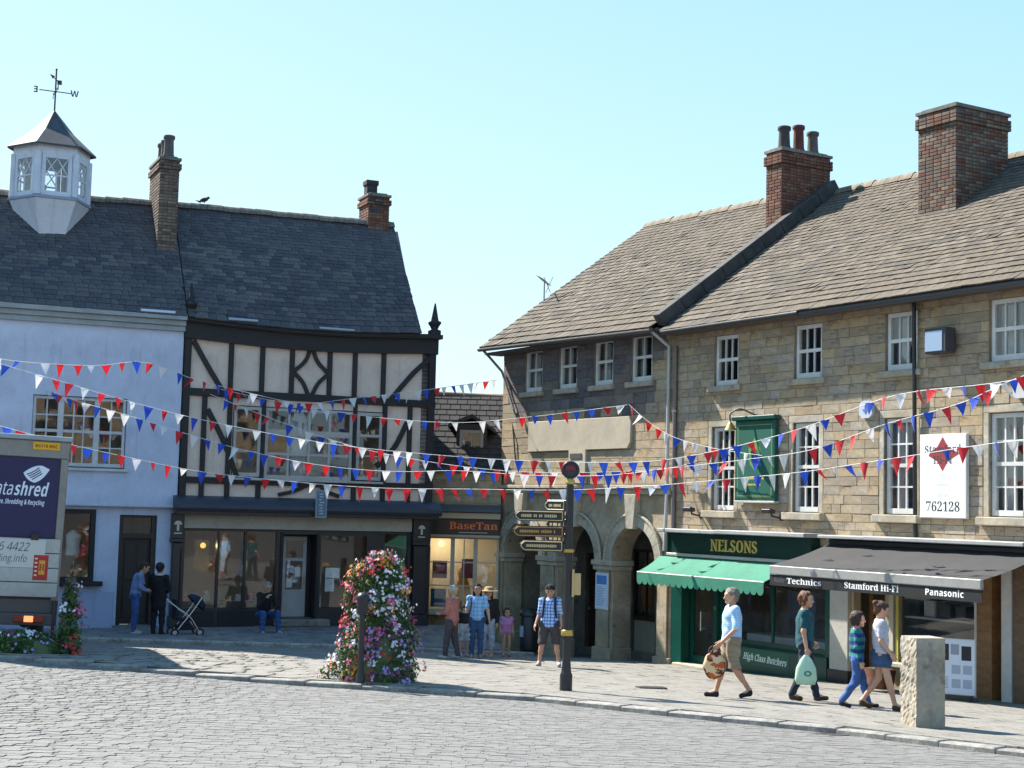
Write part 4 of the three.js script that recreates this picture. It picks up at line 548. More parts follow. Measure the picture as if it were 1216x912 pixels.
{
  const h = thing('hanging_sign', 'narrow grey board hanging below the timbered shop windows', 'sign', LW(3.35, 2.9, .5), LT); put(h, 'board', b2(-.16, .16, 0, .76, -.02, .03, .012), paint(C(.30, .36, .44))); put(h, 'board_print', face(.26, .66, 0, .38, .033), canvasMat(64, 160, (x, w, h) => { x.fillStyle = '#5c6f84'; x.fillRect(0, 0, w, h); x.fillStyle = '#a9bac8'; for (let i = 0; i < 8; i++) x.fillRect(14 + (i % 2) * 6, 12 + i * 18, 30 - (i % 3) * 6, 7); })); put(h, 'bracket', mg([rod(V(0, .76, 0), V(0, .84, 0), .015), rod(V(0, .84, -.52), V(0, .84, .1), .015)]), M.iron);
  const g = thing('glowing_lamp', 'small lit amber globe hanging inside the left shop window', 'lamp', LW(.5, 2.1, -.75), LT); const bulb = mat(C(1, .6, .2), { emissive: C(1, .52, .10), emissiveIntensity: .6 }); put(g, 'globe', new THREE.SphereGeometry(.075, 14, 10), bulb); put(g, 'cord', rod(V(0, .07, 0), V(0, .8, 0), .008), M.iron); const pl = new THREE.PointLight(C(1, .6, .25), .25, 0); pl.position.set(0, 0, 0); pl.castShadow = true; g.add(pl);
  const sc = put(scene, 'hanging_scarf', ext(poly([[-.09, -.85], [.02, -.9], [.05, -.55], [.1, -.5], [.06, -.3], [.1, 0], [-.03, .02], [-.06, -.4]]), .04), M.white); sc.position.copy(LW(.98, 2.32, -.42)); sc.rotation.y = LT; sc.userData = { label: 'white scarf hanging in the half-timbered shop window', category: 'scarf' };
  const r = RNG(61), cols = [C(.35, .1, .08), C(.1, .2, .35), C(.5, .45, .35), C(.1, .3, .28), C(.45, .3, .12), C(.55, .55, .55), C(.3, .08, .2), C(.2, .2, .1)], nm = ['red', 'navy', 'cream', 'teal', 'ochre', 'white', 'plum', 'olive'];
  for (let i = 0; i < 8; i++) { const h = .14 + r() * .16; const o = put(scene, 'display_hat', lathe([[.17, 0], [.18, .012], [.1, .02], [.095, h * .7], [.06, h], [0, h]], 16), mat(cols[i], { map: T.cloth })); o.position.copy(LW(.0 + i * .3, .632, -.55 - (i % 2) * .16)); o.userData = { label: nm[i] + ' hat on the display ledge of the half-timbered shop', category: 'hat', group: 'hats in the shop window' }; }
}
/* ---------- small stone shop in the corner ---------- */
{
  const B = thing('corner_shop', 'narrow stone shop with a brown and orange sign wedged in the corner', 'building', V(-2.35, -2.42, -43.9), 0), W = 2.12;
  put(B, 'wall', ext(holed(rc(-.1, W, -.2, 5.05), [[.06, W - .03, 1.05, 3.2]]), .3, -.32), stoneM(C(.36, .26, .15)));
  stones(B, -.1, W, 3.95, 5.05, [], warm.slice(0, 3), 71, .2, .42);
  put(B, 'fascia_board', b2(-.05, W, 3.22, 3.86, -.02, .10, .01), mat(C(.06, .045, .035))); put(B, 'fascia_trim', mg([b2(-.05, W, 3.72, 3.90, .10, .16, .02), b2(-.05, W, 3.18, 3.26, .10, .15, .02)]), mat(C(.52, .40, .27)));
  put(B, 'sign_print', face(1.76, .44, W - .93, 3.48, .103), canvasMat(512, 128, (x, w, h) => { x.fillStyle = '#4a382e'; x.fillRect(0, 0, w, h); x.fillStyle = '#ff7636'; x.textAlign = 'left'; x.textBaseline = 'middle'; stripeText(x, 'BaseTan', 'bold 84px serif', 96, 52, 410); x.fillStyle = '#cfc7bb'; for (let i = 0; i < 24; i++) x.fillRect(180 + i * 10, 104, 7, 8); }));
  put(B, 'lead_canopy', uvm(new THREE.ExtrudeGeometry(poly([[0, 3.9], [.26, 3.92], [.24, 4.0], [0, 4.14]]), { depth: W + .05, bevelEnabled: false }).rotateY(-Math.PI / 2).translate(W, 0, 0), .5), mat(C(.09, .10, .11)));
  const wm = paint(C(.72, .66, .52)); sash(B, .06, .76, 1.05, 3.2, 1, 3, -.06, { m: wm, mid: 9, f: .06 }); sash(B, .76, 1.42, 1.05, 3.2, 2, 3, -.06, { m: wm, mid: 9, f: .06 }); sash(B, 1.42, W - .03, 1.05, 3.2, 1, 3, -.06, { m: wm, mid: 9, f: .06 });
  put(B, 'window_sill', b2(-.02, W, .96, 1.05, -.1, .1, .02), wm);
  put(B, 'shop_room', mg([b2(-.1, W, .2, 3.3, -1.5, -1.42), b2(-.12, -.08, .2, 3.3, -1.42, -.32), b2(W - .02, W + .02, .2, 3.3, -1.42, -.32), b2(-.08, W - .02, .9, .98, -1.42, -.32), b2(-.08, W - .02, 3.2, 3.28, -1.42, -.32)]), mat(C(.78, .70, .52)));
  put(B, 'roof', uvm(sheet(6, 6, (a, b) => V(lerp(-.2, W + .3, a), lerp(5.05, 7.5, b), lerp(.12, -2.6, b))), .5), mat(C(.07, .066, .07), { map: T.slate })); put(B, 'ridge', rod(V(-.3, 7.5, -2.6), V(W + .4, 7.42, -2.6), .1, .1, 8), mat(C(.2, .14, .1)));
  const cs = [C(.045, .04, .042), C(.038, .035, .038), C(.052, .046, .046)].map(c => mat(c, { map: T.slate })), rf = B.children.find(o => o.name === 'roof'); for (let j = 0; j < 14; j++) for (let i = 0; i < 8; i++) { const t = (j + .5) / 14, g = box(.28, .025, .30, 0, 0, 0); const o = put(rf, 'slate', g, cs[(i * 7 + j * 3) % 3], -.05 + i * .3 + (j % 2) * .1, lerp(5.06, 7.5, t) + .03, lerp(.11, -2.6, t)); o.rotation.x = Math.atan2(2.45, 2.72) - .06; }
  put(B, 'dormer', mg([b2(.75, 1.65, 5.55, 6.5, -1.7, -.75), uvm(new THREE.ExtrudeGeometry(poly([[.5, 6.5], [1.2, 6.8], [1.9, 6.35], [1.9, 6.25], [1.2, 6.68], [.5, 6.4]]), { depth: 1.1, bevelEnabled: false }).translate(0, 0, -1.75), .5)]), mat(C(.08, .065, .06), { map: T.wood })); sash(B, .85, 1.55, 5.68, 6.32, 2, 1, -.70, { m: paint(C(.4, .36, .32)) });
  put(B, 'back_wall', b2(-.1, W, 0, 7.4, -2.75, -2.65), M.room); put(B, 'floor', b2(-.1, W, 5.0, 5.04, -2.6, -.34), M.room);
  put(B, 'downpipe', mg([rod(V(-.02, 5.0, .14), V(-.02, 3.3, .14), .05), rod(V(-.02, 3.3, .14), V(-.16, 2.95, .14), .05), rod(V(-.16, 2.95, .14), V(-.16, -.2, .14), .05)]), M.iron);
  const lm = thing('shop_lamp', 'lit warm lamp inside the brown-signed corner shop', 'lamp', V(-1.95, .55, -44.7), 0); put(lm, 'globe', new THREE.SphereGeometry(.09, 14, 10), mat(C(1, .9, .5), { emissive: C(1, .78, .3), emissiveIntensity: .8 })); put(lm, 'cord', rod(V(0, .08, 0), V(0, .3, 0), .01), M.white); const pl = new THREE.PointLight(C(1, .85, .6), .4, 0); pl.castShadow = true; lm.add(pl);
  const ps = (nm, lb, x, y, w, h, c, cat) => { const o = put(scene, nm, b2(-w / 2, w / 2, 0, h, 0, .02, .004), mat(c)); o.position.set(-2.35 + x, -2.42 + y, -44.02); o.userData = { label: lb, category: cat }; return o; };
  ps('poster', 'plum poster in the left pane of the brown-signed corner shop', .4, 2.0, .42, .5, C(.13, .03, .07), 'poster'); ps('poster', 'deep blue poster below the plum one in the corner shop', .38, 1.18, .44, .52, C(.02, .08, .14), 'poster'); ps('poster', 'small red poster in the middle window of the corner shop', 1.2, 2.02, .34, .55, C(.2, .03, .03), 'poster');
  const dr = thing('display_dress', 'orange yellow dress in the corner shop window', 'dress', V(-1.28, -1.42, -44.5), 0); put(dr, 'dress_cloth', lathe([[0, .05], [.3, .05], [.27, .4], [.2, .75], [.13, .95], [.18, 1.2], [.1, 1.3], [0, 1.32]], 16).scale(1, 1, .6), mat(C(.62, .30, .02), { map: T.cloth })); put(dr, 'stand', cyl(.02, .02, .3), M.iron);
}
/* ---------- sunlit terrace across the square, behind the viewer: mirrored in the shop windows ---------- */
{
  const B = thing('opposite_terrace', 'long sunlit stone terrace on the far side of the square behind the viewer', 'building', V(14, -.6, 26), rad(200)), wins = []; for (let i = 0; i < 10; i++) for (const y of [.9, 4.2, 7.2]) wins.push([-24 + i * 5, -22.4 + i * 5, y, y + 2]);
  put(B, 'wall', ext(holed(rc(-27, 27, -1.5, 10.5), wins), .4, -.4), warm[1]); put(B, 'inner_wall', b2(-27, 27, -1.5, 10.4, -2, -1.9), M.room); put(B, 'roof', mg([uvm(sheet(4, 2, (a, b) => V(lerp(-27.3, 27.3, a), lerp(10.4, 14, b), lerp(.4, -5, b))), .5), uvm(sheet(4, 2, (a, b) => V(lerp(-27.3, 27.3, a), lerp(14, 10.4, b), lerp(-5, -10, b))), .5)]), mat(slateR[0], { map: T.slate })); put(B, 'string_course', b2(-27, 27, 3.5, 3.7, 0, .12), sillM);
}

/* ---------- truck ---------- */
{
  const x0 = -8.33, Z = 28.3, yaw = rad(20), g0 = gyf(-9.4, -29.5), K = thing('box_truck', 'box truck with a navy roller shutter and white tail lift, seen from behind', 'truck', V(x0, g0, -Z), yaw);
  K.rotation.z = -.03; const H = 3.9, W = 2.45, alu = mat(C(.34, .33, .31), { map: T.plaster, roughness: .45, metalness: .3 });
  put(K, 'cargo_box', mg([b2(-W, 0, .95, H, -6.3, -.12, .04)]), paint(C(.62, .62, .62))); put(K, 'rear_frame', mg([b2(-W, 0, H - .32, H, -.12, .0, .02), b2(-.14, 0, .95, H - .32, -.12, .0, .02), b2(-W, -W + .14, .95, H - .32, -.12, 0, .02)]), alu);
  put(K, 'roof_rail', b2(-W - .02, .04, H, H + .09, -.3, .05, .02), paint(C(.45, .5, .55)));
  put(K, 'shutter', b2(-W + .14, -.14, .95, H - .32, -.11, -.05), paint(C(.012, .02, .10), .35));
  put(K, 'shutter_print', face(W - .3, 1.5, -W / 2, H - 1.09, -.046), canvasMat(1024, 714, (x, w, h) => {
    x.fillStyle = '#141c50'; x.fillRect(0, 0, w, h); x.fillStyle = '#dfe6f4'; x.textBaseline = 'alphabetic'; stripeText(x, 'shred', 'italic bold 165px sans-serif', w - 376, 330, 286); stripeText(x, 'data', 'italic 165px sans-serif', w - 596, 330, 214); stripeText(x, 'Secure. Shredding & Recycling', 'italic bold 58px sans-serif', w - 560, 408, 450);
    x.save(); x.translate(w - 195, 130); x.beginPath(); x.moveTo(-110, 0); x.quadraticCurveTo(-20, -80, 50, -68); x.lineTo(110, -40); x.quadraticCurveTo(60, 60, -10, 84); x.quadraticCurveTo(-80, 70, -110, 0); x.fill(); x.strokeStyle = '#141c50'; x.lineWidth = 9; for (let i = 0; i < 4; i++) { x.beginPath(); x.moveTo(-82 + i * 16, 14 + i * 14); x.quadraticCurveTo(-20 + i * 8, -10 + i * 14, 20 + i * 10, -50 + i * 16); x.stroke(); } x.restore();
  }, { roughness: .35 }));
  put(K, 'number_plate', b2(-.66, -.18, H - .17, H - .03, .0, .012), mat(C(.75, .42, .02))); put(K, 'plate_print', face(.46, .115, -.42, H - .10, .014), canvasMat(256, 64, (x, w, h) => { x.fillStyle = '#f0a818'; x.fillRect(0, 0, w, h); x.fillStyle = '#3a2a10'; x.textAlign = 'center'; x.textBaseline = 'middle'; stripeText(x, 'BG119 BNC', 'bold 46px sans-serif', 128, 34, 226); }));
  for (let k = 0; k < 4; k++) put(K, 'tail_lift_board', b2(-W + .02, -.04, 1.02 + k * .27, 1.02 + k * .27 + .258, .02, .075, .012), paint(C(.58, .57, .54), .5));
  put(K, 'tail_lift_print', face(1.5, .52, -1.05, 1.81, .078), canvasMat(768, 266, (x, w, h) => { x.fillStyle = '#c7c6c2'; x.fillRect(0, 0, w, h); x.fillStyle = '#50525c'; stripeText(x, '0845 76 4422', 'italic 112px sans-serif', 60, 112, 560); stripeText(x, 'shredding.info', 'italic 92px sans-serif', 150, 214, 456); }));
  put(K, 'warning_sticker', face(.26, .46, -.36, 1.56, .079), canvasMat(96, 170, (x, w, h) => { x.fillStyle = '#b03028'; x.fillRect(0, 0, w, h); x.fillStyle = '#e0a030'; x.fillRect(36, 36, 40, 96); x.fillStyle = '#b03028'; x.font = 'bold 64px serif'; x.textAlign = 'center'; x.fillText('R', 56, 106); x.fillStyle = '#e8d8c8'; for (let i = 0; i < 5; i++) x.fillRect(8, 20 + i * 28, 18, 10); }));
  for (const x of [-W + .4, -.5]) put(K, 'hinge', b2(x - .07, x + .07, 2.06, 2.18, .0, .1, .01), M.black);
  put(K, 'bumper', mg([b2(-W + .05, -.05, .5, .72, -.15, .05, .02), b2(-W, 0, .72, .98, -.2, .0, .02)]), mat(C(.10, .09, .09)));
  for (const x of [-W + .5, -.5]) { const l = put(K, 'tail_light', b2(x - .26, x + .26, .56, .68, .05, .09, .01), mat(C(.30, .02, .01), { roughness: .3 })); const e = put(l, 'lit_lens', b2(x - .08, x + .08, .565, .675, .09, .1, .01), mat(C(1, .2, .1), { emissive: C(1, .22, .08), emissiveIntensity: .9 })); }
  for (const [x, z] of [[-.3, -1.2], [-W + .3, -1.2], [-.3, -5.6], [-W + .3, -5.6]]) put(K, 'wheel', mg([new THREE.TorusGeometry(.33, .14, 10, 22).rotateY(Math.PI / 2).translate(x, .47, z), new THREE.CylinderGeometry(.3, .3, .18, 18).rotateZ(Math.PI / 2).translate(x, .47, z)]), M.rubber);
  put(K, 'chassis', b2(-W + .5, -.5, .6, .95, -7.5, -.2), M.dark); put(K, 'cab', b2(-W + .1, -.1, .6, 2.7, -8.3, -6.4, .15), paint(C(.6, .6, .62))); put(K, 'corner_bar', rod(V(-.05, .3, .02), V(-.05, .95, .02), .05), M.black);
}
/* ---------- flower towers ---------- */
const flo = { red: C(.62, .03, .03), pink: C(.70, .14, .26), white: C(.72, .70, .78), orange: C(.72, .26, .03), lilac: C(.38, .28, .58), plum: C(.22, .05, .18) };
const blossom = (() => { const P = []; for (let k = 0; k < 5; k++) { const a = k * 1.2566, b = a + .55, c = a - .55; P.push(0, 0, 0, Math.cos(c) * .62, Math.sin(c) * .62, .16, Math.cos(a), Math.sin(a), .05, 0, 0, 0, Math.cos(a), Math.sin(a), .05, Math.cos(b) * .62, Math.sin(b) * .62, .16); } const g = new THREE.BufferGeometry(); g.setAttribute('position', new THREE.Float32BufferAttribute(P, 3)); g.computeVertexNormals(); return g; })();
const leafG = (() => { const g = new THREE.BufferGeometry(); g.setAttribute('position', new THREE.Float32BufferAttribute([-.5, 0, 0, 0, -.2, .12, .0, .2, .12, .5, 0, 0, 0, .2, .12, 0, -.2, .12], 3)); g.computeVertexNormals(); return g; })();
function flowerTower(T_, prof, H, n, pick, seed, squash = 1, skew = 0, dens = .040) {
  const r = RNG(seed), rad_ = y => { for (let i = 0; i < prof.length - 1; i++) if (y <= prof[i + 1][1]) return lerp(prof[i][0], prof[i + 1][0], (y - prof[i][1]) / (prof[i + 1][1] - prof[i][1])); return .05; };
  put(T_, 'planter', lathe(prof.map(([a, y]) => [Math.max(.001, a - .16), y * .93]).concat([[0, H * .93]]), 16).scale(1, 1, squash), mat(C(.09, .12, .05)));
  const leaf = [], fl = {}; for (const k in flo) fl[k] = []; const q = new THREE.Quaternion(), m4 = new THREE.Matrix4(), e = new THREE.Euler();
  const pos = () => { const y = r() * H, a = r() * 6.283, lump = .88 + .18 * Math.sin(a * 3 + y * 4 + seed) + .1 * Math.sin(a * 7 - y * 6), R = rad_(y) * lump - .16 * Math.pow(r(), 1.6); return [V(Math.cos(a) * R + skew * (1 - y / H), y + (r() - .5) * .05, Math.sin(a) * R * squash), a, y]; };
  const lc = [C(.05, .12, .025), C(.07, .16, .03), C(.035, .085, .025), C(.11, .20, .04)];
  for (let i = 0; i < n; i++) { const [p, a] = pos(); p.x += Math.cos(a) * .05 * r(); p.z += Math.sin(a) * .05 * r(); e.set(r() * 6, r() * 6, r() * 6); q.setFromEuler(e); const s = .055 + r() * .07; leaf.push(tint(leafG.clone().applyMatrix4(m4.compose(p, q, V(s, s, s))), lc[Math.floor(r() * 4)])); }
  for (let i = 0; i < n * dens; i++) { const [c, a0, y0] = pos(), k = pick(Math.min(1, Math.max(0, y0 / H)), a0, r), nb = 4 + Math.floor(r() * 12), R = .05 + r() * .08; for (let b = 0; b < nb; b++) { const p = c.clone().add(V((r() - .5) * 2 * R, (r() - .5) * 1.6 * R, (r() - .5) * 2 * R)), a = a0 + (r() - .5) * .4; p.x += Math.cos(a) * (.06 + r() * .05); p.z += Math.sin(a) * (.06 + r() * .05) * squash; e.set((r() - .5) * 1.1 - .35, Math.PI / 2 - a + (r() - .5) * 1.2, 0, 'YXZ'); q.setFromEuler(e); const s = .019 + r() * .019; fl[k].push(blossom.clone().applyMatrix4(m4.compose(p, q, V(s, s, s)))); } }
  stuff(put(T_, 'foliage', mg(leaf), mat(C(1, 1, 1), { vertexColors: true, phys: 1, transmission: .25, thickness: 0, roughness: .8 })));
  for (const k in fl) if (fl[k].length) stuff(put(T_, k + '_blossoms', mg(fl[k]), mat(flo[k], { roughness: .7 })));
}
{
  const y = gyf(-2.16, -25.95), F = thing('flower_tower', 'tall tower of mixed bedding flowers on the paving, orange top and red base', 'flower display', V(-2.16, y, -25.95));
  flowerTower(F, [[.78, 0], [.76, .2], [.64, .5], [.58, .9], [.50, 1.2], [.50, 1.5], [.48, 1.72], [.36, 1.95], [.15, 2.12], [.02, 2.16]], 2.14, 9000, (t, a, r) => { const left = Math.cos(a) < -.25, k = r(); if (t > .84) return k < .4 ? 'orange' : k < .52 ? 'red' : k < .75 ? 'pink' : 'white'; if (left) return t > .72 ? (k < .4 ? 'orange' : k < .7 ? 'pink' : 'white') : t > .45 ? (k < .45 ? 'pink' : k < .6 ? 'red' : 'white') : t < .2 ? (k < .5 ? 'white' : k < .75 ? 'pink' : 'orange') : (k < .5 ? 'red' : k < .75 ? 'pink' : 'white'); if (t > .52) return k < .72 ? 'white' : k < .84 ? 'lilac' : k < .9 ? 'pink' : 'orange'; if (t > .32) return k < .35 ? 'pink' : k < .6 ? 'lilac' : k < .8 ? 'plum' : 'white'; return k < .3 ? 'plum' : k < .55 ? 'lilac' : k < .75 ? 'white' : k < .9 ? 'pink' : 'red'; }, 5, .9, -.06);
  const y2 = gyf(-8.3, -27.35), F2 = thing('flower_tower', 'low flower display at the foot of the truck', 'flower display', V(-8.75, y2, -27.35));
  flowerTower(F2, [[.95, 0], [.93, .12], [.8, .25], [.5, .33], [.05, .36]], .36, 4500, (t, a, r) => { const k = r(); return k < .35 ? 'white' : k < .5 ? 'lilac' : k < .92 ? 'plum' : 'pink'; }, 15, .55, 0, .010);
  const F3 = thing('flower_tower', 'slim column of red and white flowers beside the truck corner', 'flower display', V(-7.86, y2, -27.55));
  flowerTower(F3, [[.2, 0], [.22, .3], [.18, .6], [.12, .95], [.06, 1.25], [.02, 1.32]], 1.32, 1800, (t, a, r) => { const k = r(); return t > .5 ? (k < .4 ? 'white' : k < .7 ? 'pink' : 'plum') : k < .6 ? 'red' : k < .85 ? 'pink' : 'white'; }, 25, 1, 0, .018);
  const bl = thing('bollard', 'slim black bollard in front of the tall flower tower', 'bollard', V(-2.37, gyf(-2.37, -25.2) - .0, -25.2)); put(bl, 'post', lathe([[.075, 0], [.075, .12], [.05, .16], [.048, 1.1]], 12), M.iron); put(bl, 'cap', lathe([[.05, 1.1], [.095, 1.12], [.095, 1.34], [.11, 1.36], [.11, 1.41], [.06, 1.46], [0, 1.47]], 14), M.iron);
}
/* ---------- finger post ---------- */
{
  const y = gyf(1.02, -25.5), F = thing('finger_post', 'black and gold fingerpost with a roundel on top', 'signpost', V(1.02, y, -25.5));
  put(F, 'base', lathe([[.105, 0], [.105, .26], [.085, .30], [.08, .34]], 16), M.iron); put(F, 'pole', lathe([[.08, .34], [.068, .5], [.064, .85], [.064, 3.38], [.055, 3.42], [.055, 3.46]], 16), M.iron);
  put(F, 'collar', lathe([[.066, .9], [.10, .91], [.10, .99], [.066, 1.0]], 16), M.gold); put(F, 'collar', lathe([[.064, 2.28], [.09, 2.29], [.09, 2.33], [.064, 2.34]], 16), M.gold); put(F, 'collar', lathe([[.06, 3.42], [.09, 3.44], [.06, 3.5], [.03, 3.52]], 16), M.gold);
  const rd = put(F, 'roundel', new THREE.TorusGeometry(.125, .028, 10, 26).translate(0, 3.66, 0), M.iron); put(rd, 'roundel_disc', new THREE.CylinderGeometry(.125, .125, .03, 24).rotateX(Math.PI / 2).translate(0, 3.66, 0), mat(C(.05, .06, .05))); put(rd, 'roundel_shield', ext(poly([[-.08, .07], [.08, .07], [.08, -.01], [-.08, -.01]]), .012, .016).translate(0, 3.66, 0), mat(C(.22, .03, .05)));
  const arm = (len, yy, ry, gold, s) => {
    const A = put(F, 'finger', uvm(new THREE.ExtrudeGeometry(poly([[-.09, -.085], [-len + .07, -.085], [-len, -.03], [-len, .03], [-len + .07, .085], [-.09, .085]]), { depth: .03, bevelEnabled: true, bevelSize: .006, bevelThickness: .006, bevelSegments: 1 }).translate(0, 0, -.015), .5), M.iron, 0, yy, 0); A.rotation.y = ry;
    const P = [], pts = [[-.12, -.07], [-len + .08, -.07], [-len + .02, -.02], [-len + .02, .02], [-len + .08, .07], [-.12, .07], [-.12, -.07]]; for (let i = 0; i < 6; i++) P.push(rod(V(pts[i][0], pts[i][1], .024), V(pts[i + 1][0], pts[i + 1][1], .024), .008, .008, 5)); put(A, 'gilt_border', mg(P), gold);
    const r = RNG(s), t = []; for (let x = -len + .12; x < -.2; x += .03) if (r() > .14) t.push(box(.020, .04 + r() * .012, .004, x, 0, .023)); stuff(put(A, 'lettering', mg(t), gold));
  };
  const og = mat(C(.55, .26, .06), { roughness: .5 }), gg = mat(C(.62, .5, .26), { roughness: .5 });
  arm(.92, 2.88, 0, gg, 1); arm(.94, 2.62, .05, og, 2); arm(.82, 2.38, -.08, gg, 3); arm(.6, 3.06, -.85, gg, 4); arm(.62, 2.74, -.95, gg, 5); arm(.6, 2.50, -.9, gg, 6);
  put(F, 'notice_box', mg([b2(.06, .1, 1.55, 2.0, -.02, .06), b2(.09, .21, 1.58, 1.94, .02, .05, .008)]), mat(C(.55, .38, .18)));
}
/* ---------- stone monolith, notice stand, planter pot ---------- */
{
  const r = RNG(88), o = put(scene, 'stone_pillar', (() => { let g = new THREE.BoxGeometry(.44, 1.36, .44, 10, 30, 10).translate(0, .55, 0); const p = g.attributes.position, n1 = vnoise(5, 16), n2 = vnoise(9, 32); for (let i = 0; i < p.count; i++) { const x = p.getX(i), y = p.getY(i), z = p.getZ(i), side = x < -.215 ? 1 : .25, d = (n1(y * .9 + z, z * .9) + n2(y * 1.1, z * 1.3 + y) - 1) * .024 * side; p.setX(i, x + (Math.abs(x) > .215 ? Math.sign(x) * d : 0)); p.setZ(i, z + (Math.abs(z) > .215 ? Math.sign(z) * d * .6 : 0)); } g = g.toNonIndexed(); g.computeVertexNormals(); return uvm(g, .6); })(), stoneM(C(.48, .41, .31)));
  o.position.set(5.83, gyf(5.83, -21.4), -21.4); o.rotation.y = rad(14); o.userData = { label: 'square rough stone pillar standing on the pavement edge at right', category: 'pillar' };
  const S = thing('notice_stand', 'white notice stand with photographs below the charcoal awning', 'notice stand', RW(18.45, .66, 1.35), RT + rad(28));
  put(S, 'board', b2(-.36, .36, .14, 1.14, -.02, .02, .01), M.white); put(S, 'foot', b2(-.36, .36, 0, .05, -.25, .25, .02), M.black); put(S, 'leg', b2(-.3, -.26, .05, .14, -.02, .02), M.black); put(S, 'leg', b2(.26, .3, .05, .14, -.02, .02), M.black);
  put(S, 'printed_sheet', face(.68, .96, 0, .64, .024), canvasMat(256, 360, (x, w, h) => { x.fillStyle = '#cdd5e2'; x.fillRect(0, 0, w, h); x.fillStyle = '#20222a'; x.fillRect(24, 30, 62, 110); x.fillRect(170, 40, 66, 96); x.fillStyle = '#8a93a6'; x.fillRect(98, 30, 56, 70); x.fillStyle = '#9aa6ba'; x.fillRect(104, 168, 60, 60); x.fillRect(180, 168, 60, 60); x.fillRect(104, 262, 60, 60); x.fillRect(180, 262, 60, 60); x.fillStyle = '#6a768c'; for (let i = 0; i < 9; i++) x.fillRect(22, 250 + i * 9, 60, 3); }));
  const pt = thing('terracotta_trough', 'brown trough against the hi-fi shop wall behind the woman in white', 'trough', RW(15.75, .45, .55), RT); put(pt, 'body', mg([uvm(new THREE.CylinderGeometry(.26, .2, .5, 4).rotateY(Math.PI / 4).scale(1.5, 1, 1).translate(0, .25, 0), .5)]), mat(C(.26, .09, .05), { map: T.grit })); put(pt, 'soil', box(.5, .03, .33, 0, .50, 0), M.dark);
  const bd = thing('perched_bird', 'dark bird perched on the left slate ridge', 'bird', LW(.5, 11.66, -2.4), LT); bd.scale.setScalar(.75); const bg = new THREE.SphereGeometry(1, 14, 10).scale(.17, .085, .08).rotateZ(.35).translate(0, .11, 0); put(bd, 'body', mg([bg, new THREE.SphereGeometry(.055, 10, 8).translate(.15, .2, 0), new THREE.ConeGeometry(.018, .06, 6).rotateZ(-Math.PI / 2).translate(.225, .2, 0), new THREE.ConeGeometry(.05, .24, 6).scale(1, 1, .4).rotateZ(Math.PI / 2 - .25).translate(-.24, .04, 0)]), mat(C(.03, .03, .035))); put(bd, 'leg', rod(V(.0, -.02, .02), V(.01, .06, .02), .008), M.dark); put(bd, 'leg', rod(V(.03, -.02, -.02), V(.03, .06, -.02), .008), M.dark);
}
/* ---------- pushchair ---------- */
{
  const P = thing('pushchair', 'dark folding pushchair with silver frame beside the couple', 'pushchair', V(0, 0, 0), LT); const at = LW(-.6, -.03, 2.2); P.position.copy(at); const tube = (...p) => new THREE.TubeGeometry(new THREE.CatmullRomCurve3(p.map(q => V(...q))), 14, .017, 6);
  for (const s of [-.22, .22]) { put(P, 'frame', mg([tube([-.52, .98, s], [-.2, .72, s], [.12, .5, s], [.38, .12, s]), tube([.42, .95, s], [.2, .62, s], [-.05, .3, s], [-.2, .1, s])]), M.chrome); }
  put(P, 'handle', tube([-.52, .98, -.22], [-.58, 1.0, 0], [-.52, .98, .22]), M.rubber); const nv = mat(C(.012, .018, .05), { map: T.cloth });
  put(P, 'seat', mg([rbox(.42, .06, .38, .05, .42, 0, .03).rotateZ(.0), rbox(.07, .5, .38, -.2, .66, 0, .03)]), nv); put(P, 'hood', new THREE.SphereGeometry(.26, 14, 10, 0, Math.PI * 2, 0, 1.5).scale(1.1, .8, .85).rotateZ(-.75).translate(.3, .78, 0), nv); put(P, 'basket', rbox(.4, .12, .34, .05, .22, 0, .03), nv);
  for (const [x, s] of [[.4, -.2], [.4, .2], [-.22, -.24], [-.22, .24]]) { const w = put(P, 'wheel', new THREE.TorusGeometry(.085, .022, 8, 18).translate(x, .107, s), M.rubber); put(w, 'hub', new THREE.CylinderGeometry(.05, .05, .03, 12).rotateX(Math.PI / 2).translate(x, .107, s), M.chrome); }
}
